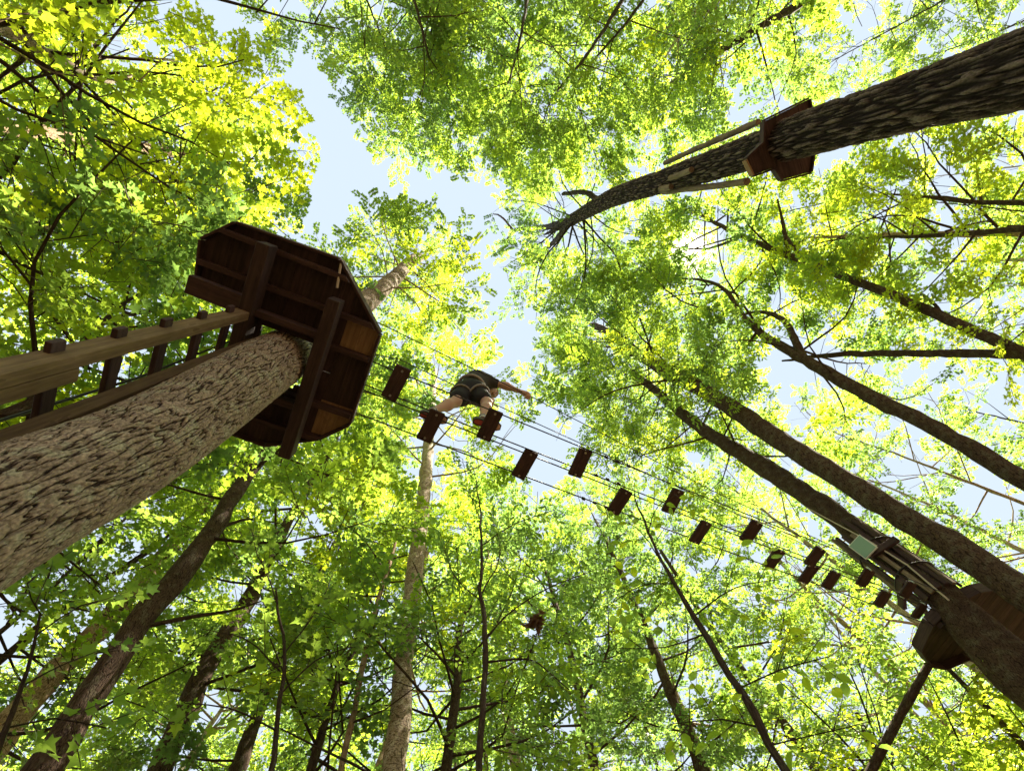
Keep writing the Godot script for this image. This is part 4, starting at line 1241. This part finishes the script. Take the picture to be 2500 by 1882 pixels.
	tag(part("level_log", mb.mesh(barks.dark.m)), "dark level log leading away from the edge of the far platform", "log")

func upper_platform() -> void:
	var deck := PackedVector2Array([Vector2(3.871, 1.829), Vector2(4.415, 2.105), Vector2(4.602, 1.655), Vector2(4.610, 1.248), Vector2(4.238, 1.140), Vector2(4.094, 1.284), Vector2(3.824, 1.181), Vector2(3.691, 1.363), Vector2(3.902, 1.567)])
	var t := thing("tree_platform", "small brown platform of boards high on the furrowed trunk", "platform")
	var c := Vector2.ZERO
	for q in deck:
		c += q / deck.size()
	var ax := (deck[1] - deck[0]).normalized()
	var ay := Vector2(-ax.y, ax.x)
	var x := -0.9
	var i := 0
	while x < 0.9:
		for q in strip(deck, c, ax, ay, x + 0.003, x + 0.157, -1.2, 1.2):
			var mb := MB.new()
			mb.prism(q, 8.1, 8.145, ay, i * 0.9)
			part("plank", mb.mesh(M.stain), t)
		x += 0.16
		i += 1
	for k in deck.size():
		var a := deck[k]
		var b := deck[(k + 1) % deck.size()]
		var d := (b - a).normalized()
		var nn := Vector2(d.y, -d.x)
		if Geometry2D.is_point_in_polygon((a + b) * 0.5 + nn * 0.01, deck):
			nn = -nn
		var e := (a + b) * 0.5 + nn * 0.015
		var mb := MB.new()
		mb.block(Vector3(e.x, 8.115, e.y), Vector3(d.x, 0, d.y), Vector3.UP, Vector3(nn.x, 0, nn.y), Vector3(a.distance_to(b) * 0.5, 0.05, 0.012), 0.004, k)
		part("edge_board", mb.mesh(M.tan_board if k == 6 else M.stain), t)
	var logs := [
		["pale upper pole standing clear of the furrowed trunk, lower half", Vector3(4.202, 8.818, 2.015), Vector3(4.196, 9.556, 2.026), 0.05],
		["long pale pole continuing up beside the furrowed trunk", Vector3(4.199, 9.477, 2.022), Vector3(4.178, 12.108, 2.064), 0.052],
		["long dark-ended pole along the lower side of the furrowed trunk", Vector3(4.222, 8.927, 1.238), Vector3(4.147, 12.023, 1.469), 0.055],
		["short pale pole on the face of the furrowed trunk", Vector3(3.888, 10.144, 1.589), Vector3(3.891, 11.033, 1.582), 0.05],
		["stubby white pole end low on the face of the furrowed trunk", Vector3(3.989, 11.187, 1.467), Vector3(3.980, 11.672, 1.490), 0.06]]
	for l in logs:
		var mb := MB.new()
		add_limb(mb, [Vector4(l[1].x, l[1].y, l[1].z, l[3]), Vector4(l[2].x, l[2].y, l[2].z, l[3])], 10, 0.3, 0.02, 1.0, 0.7)
		tag(part("wooden_pole", mb.mesh(M.log)), l[0], "pole", "poles fixed to the furrowed trunk")

func climber() -> void:
	var t := thing("person", "person in black shorts and dark shirt stepping across the hanging planks", "person", Vector3(-0.093, 6.220, -1.451))
	var o := t.position
	var p := {"aL": Vector3(-0.352, 6.330, -1.530), "kL": Vector3(-0.108, 6.720, -1.543), "hL": Vector3(-0.027, 7.080, -1.543), "aR": Vector3(0.179, 6.330, -1.614), "kR": Vector3(0.250, 6.740, -1.572), "hR": Vector3(0.127, 7.080, -1.526), "pel": Vector3(0.044, 7.140, -1.536), "chest": Vector3(0.147, 7.480, -1.508), "neck": Vector3(0.222, 7.600, -1.527), "head": Vector3(0.325, 7.580, -1.646), "sR": Vector3(0.278, 7.520, -1.512), "eR": Vector3(0.522, 7.420, -1.547), "wR": Vector3(0.703, 7.280, -1.588), "sL": Vector3(0.077, 7.560, -1.510), "eL": Vector3(0.146, 7.420, -1.572), "wL": Vector3(0.257, 7.260, -1.647)}
	for k in p:
		p[k] -= o
	var skin := std(Color(0.48, 0.3, 0.22), 0.55)
	skin.subsurf_scatter_enabled = true
	skin.subsurf_scatter_strength = 0.08
	var mb := MB.new()
	flesh(mb, [[p.hL, p.kL, 0.085, 0.056], [p.kL, p.kL.lerp(p.aL, 0.35), 0.052, 0.056], [p.kL.lerp(p.aL, 0.35), p.aL, 0.054, 0.034], [p.hR, p.kR, 0.085, 0.056], [p.kR, p.kR.lerp(p.aR, 0.35), 0.052, 0.056], [p.kR.lerp(p.aR, 0.35), p.aR, 0.054, 0.034],
		[p.hL, p.hR, 0.1, 0.1], [p.pel, p.chest, 0.12, 0.13], [p.sL, p.sR, 0.065, 0.065], [p.chest, p.neck, 0.11, 0.055], [p.neck, p.head, 0.052, 0.05],
		[p.sR, p.eR, 0.05, 0.04], [p.eR, p.wR, 0.042, 0.026], [p.sL, p.eL, 0.05, 0.04], [p.eL, p.wL, 0.042, 0.026]], 0.012, 45.0)
	part("body", mb.mesh(skin), t)
	# hands closed round the cables
	for s in ["R", "L"]:
		var w: Vector3 = p["w" + s]
		var d: Vector3 = (w - p["e" + s]).normalized()
		var line := (Vector3(3.538, 7.500, -3.123) - Vector3(0.734, 7.250, -1.592)).normalized()
		var down := d.cross(line).normalized()
		if down.y > 0:
			down = -down
		var hm := MB.new()
		var bones := [[w, w + d * 0.06, 0.03, 0.034]]
		for k in 4:
			var kn: Vector3 = w + d * 0.085 + line * (k * 0.021 - 0.032) * 0.6 - down * 0.012
			var m1 := kn + (d * 0.6 + down * 0.6).normalized() * (0.038 + 0.004 * (1 if k == 1 or k == 2 else 0))
			var m2 := m1 + (down - d * 0.4).normalized() * 0.026
			bones.append_array([[w + d * 0.05, kn, 0.012, 0.0105], [kn, m1, 0.0105, 0.0095], [m1, m2, 0.0095, 0.0085], [m2, m2 - d * 0.02, 0.0085, 0.007]])
		var th := w + d * 0.03 + line * 0.03
		bones.append_array([[w + d * 0.02, th, 0.016, 0.013], [th, th + (d + down * 0.8).normalized() * 0.035, 0.012, 0.0105], [th + (d + down * 0.8).normalized() * 0.035, th + (d * 0.6 + down).normalized() * 0.06, 0.0105, 0.008]])
		flesh(hm, bones, 0.0045, 160.0)
		part("hand", hm.mesh(skin), t)
	# head, face turned down and forwards
	var fw := (BU * 0.8 + Vector3(0, -0.75, 0) + BN * -0.25).normalized()
	var up := (Vector3.UP + fw * 0.75).normalized()
	up = (up - fw * up.dot(fw)).normalized()
	var rt := fw.cross(up)
	var h: Vector3 = p.head
	var fm := MB.new()
	flesh(fm, [[h + up * 0.035 - fw * 0.02, h + up * 0.03 + fw * 0.02, 0.082, 0.074], [h - up * 0.03 + fw * 0.035, h - up * 0.075 + fw * 0.05, 0.058, 0.032], [h + fw * 0.085 + up * 0.015, h + fw * 0.11 - up * 0.025, 0.01, 0.014],
		[h + rt * 0.078 + up * 0.015, h + rt * 0.08 - up * 0.02, 0.018, 0.012], [h - rt * 0.078 + up * 0.015, h - rt * 0.08 - up * 0.02, 0.018, 0.012], [h - up * 0.03, p.neck, 0.055, 0.052], [h + fw * 0.088 + rt * 0.03 + up * 0.03, h + fw * 0.088 - rt * 0.03 + up * 0.03, 0.012, 0.012]], 0.005, 110.0)
	part("head", fm.mesh(skin), t)
	for s in [-1, 1]:
		var em := MB.new()
		flesh(em, [[h + fw * 0.086 + rt * 0.031 * s + up * 0.012, h + fw * 0.087 + rt * 0.031 * s + up * 0.012, 0.012, 0.012]], 0.004, 200.0)
		part("eye", em.mesh(std(Color(0.2, 0.17, 0.15), 0.3)), t)
	var mm := MB.new()
	flesh(mm, [[h + fw * 0.088 - up * 0.058 + rt * 0.02, h + fw * 0.088 - up * 0.058 - rt * 0.02, 0.007, 0.007]], 0.004, 200.0)
	part("mouth", mm.mesh(std(Color(0.3, 0.12, 0.1), 0.5)), t)
	var am := MB.new()
	flesh(am, [[h + up * 0.045 - fw * 0.03, h + up * 0.05 + fw * 0.025, 0.089, 0.074], [h + up * 0.02 - fw * 0.05, h - up * 0.04 - fw * 0.045, 0.07, 0.05]], 0.008, 90.0)
	part("hair", am.mesh(std(Color(0.09, 0.05, 0.03), 0.7)), t)
	# clothes
	var cm := MB.new()
	flesh(cm, [[p.hL, p.hL.lerp(p.kL, 0.62), 0.112, 0.102], [p.hR, p.hR.lerp(p.kR, 0.62), 0.112, 0.102], [p.hL, p.hR, 0.13, 0.13], [p.pel, p.pel.lerp(p.chest, 0.22), 0.145, 0.14]], 0.012, 45.0)
	part("shorts", cm.mesh(std(Color(0.012, 0.012, 0.014), 0.85)), t)
	cm = MB.new()
	flesh(cm, [[p.pel.lerp(p.chest, 0.3), p.chest, 0.148, 0.152], [p.sL, p.sR, 0.084, 0.084], [p.chest, p.neck, 0.125, 0.075], [p.sR, p.sR.lerp(p.eR, 0.45), 0.072, 0.062], [p.sL, p.sL.lerp(p.eL, 0.45), 0.072, 0.062]], 0.012, 45.0)
	part("shirt", cm.mesh(std(Color(0.035, 0.035, 0.036), 0.9)), t)
	var sm := MB.new()
	var ring := []
	var rr := []
	var sp: Vector3 = p.pel.lerp(p.chest, 0.3)
	var tup: Vector3 = (p.chest - p.pel).normalized()
	var tx := tup.cross(BU).normalized()
	var tz := tx.cross(tup)
	for k in 25:
		ring.append(sp + (tx * cos(TAU * k / 24.0) + tz * sin(TAU * k / 24.0)) * 0.172)
		rr.append(0.019)
	sm.tube(ring, rr, 6, 1.0, 1.0, false)
	for e in ["L", "R"]:
		var lp := []
		var lr := []
		var la: Vector3 = p["h" + e].lerp(p["k" + e], 0.28)
		var ld: Vector3 = (p["k" + e] - p["h" + e]).normalized()
		var lx := ld.cross(BU).normalized()
		var lz := lx.cross(ld)
		for k in 21:
			lp.append(la + (lx * cos(TAU * k / 20.0) + lz * sin(TAU * k / 20.0)) * 0.128)
			lr.append(0.014)
		var lm := MB.new()
		lm.tube(lp, lr, 6, 1.0, 1.0, false)
		part("leg_loop", lm.mesh(std(Color(0.25, 0.24, 0.22), 0.8)), t)
	part("harness_belt", sm.mesh(std(Color(0.32, 0.3, 0.27), 0.8)), t)
	sm = MB.new()
	sm.tube([sp + tz * 0.17, sp + tz * 0.28 - Vector3(0, 0.12, 0), Vector3(0.399, 7.200, -1.761) - o], [0.009, 0.009, 0.009], 6)
	part("lanyard", sm.mesh(M.rope), t)
	# shoes
	for e in [[Vector3(-0.460, 6.222, -1.514), Vector3(-0.183, 6.222, -1.599), "aL"], [Vector3(0.080, 6.242, -1.603), Vector3(0.368, 6.242, -1.682), "aR"]]:
		var a: Vector3 = e[0] - o
		var b: Vector3 = e[1] - o
		a.y = maxf(a.y, b.y)
		b.y = a.y
		var d := (b - a).normalized()
		var s := d.cross(Vector3.UP)
		var ln := a.distance_to(b)
		var sho := Node3D.new()
		sho.name = "shoe" if e[2] == "aL" else "shoe_001"
		t.add_child(sho)
		var half := [0.024, 0.036, 0.038, 0.034, 0.036, 0.045, 0.048, 0.042, 0.024]
		var um := MB.new()
		var hs := [0.06, 0.095, 0.1, 0.098, 0.085, 0.068, 0.058, 0.05, 0.03]
		for k in 9:
			var c := a + d * ln * (k / 8.0) * 0.985
			for q in 11:
				var an := PI * q / 10.0
				um.v.append(c + s * cos(an) * half[k] + Vector3(0, 0.02 + pow(sin(an), 0.7) * hs[k], 0))
				um.n.append((s * cos(an) + Vector3.UP * sin(an)).normalized())
				um.uv.append(Vector2(q, k))
			if k > 0:
				for q in 10:
					var i0 := k * 11 + q
					um.quad(i0, i0 + 1, i0 - 10, i0 - 11)
		part("upper", um.mesh(std(Color(0.05, 0.05, 0.055), 0.7)), sho)
		var out := PackedVector2Array()
		var inn := PackedVector2Array()
		for k in 9:
			var c := a + d * ln * (k / 8.0)
			out.append(Vector2(c.x + s.x * half[k] * 1.08, c.z + s.z * half[k] * 1.08))
		for k in range(8, -1, -1):
			var c := a + d * ln * (k / 8.0)
			out.append(Vector2(c.x - s.x * half[k] * 1.08, c.z - s.z * half[k] * 1.08))
		for k in range(0, 4):
			var c := a + d * ln * (0.05 + k / 9.0)
			inn.append(Vector2(c.x + s.x * half[k] * 0.66, c.z + s.z * half[k] * 0.66))
		for k in range(3, -1, -1):
			var c := a + d * ln * (0.05 + k / 9.0)
			inn.append(Vector2(c.x - s.x * half[k] * 0.66, c.z - s.z * half[k] * 0.66))
		var om := MB.new()
		om.prism(out, a.y, a.y + 0.024, Vector2(d.x, d.z))
		part("sole", om.mesh(std(Color(0.06, 0.05, 0.05), 0.7)), sho)
		om = MB.new()
		om.prism(inn, a.y - 0.004, a.y + 0.01, Vector2(d.x, d.z))
		part("red_tread", om.mesh(std(Color(0.45, 0.08, 0.07), 0.6)), sho)
		var tm := MB.new()
		flesh(tm, [[b - d * 0.045 + s * 0.012 + Vector3(0, 0.024, 0), b - d * 0.045 - s * 0.012 + Vector3(0, 0.024, 0), 0.03, 0.03], [b - d * 0.035 + Vector3(0, 0.022, 0), b - d * 0.03 + Vector3(0, 0.022, 0), 0.033, 0.03]], 0.006, 90.0)
		part("toe_cap", tm.mesh(std(Color(0.5, 0.32, 0.22), 0.7)), sho)
		var km := MB.new()
		var ka: Vector3 = p[e[2]]
		var kk: Vector3 = p["k" + e[2].substr(1)]
		km.tube([ka + Vector3(0, -0.02, 0), ka.lerp(kk, 0.12)], [0.043, 0.044], 12)
		part("sock", km.mesh(std(Color(0.6, 0.6, 0.6), 0.9)), sho)
		for q in 2:
			var wm := MB.new()
			wm.tube([ka.lerp(kk, 0.03 + 0.055 * q), ka.lerp(kk, 0.05 + 0.055 * q)], [0.0462, 0.0462], 12)
			part("sock_stripe", wm.mesh(std(Color(0.03, 0.03, 0.035), 0.9)), sho)
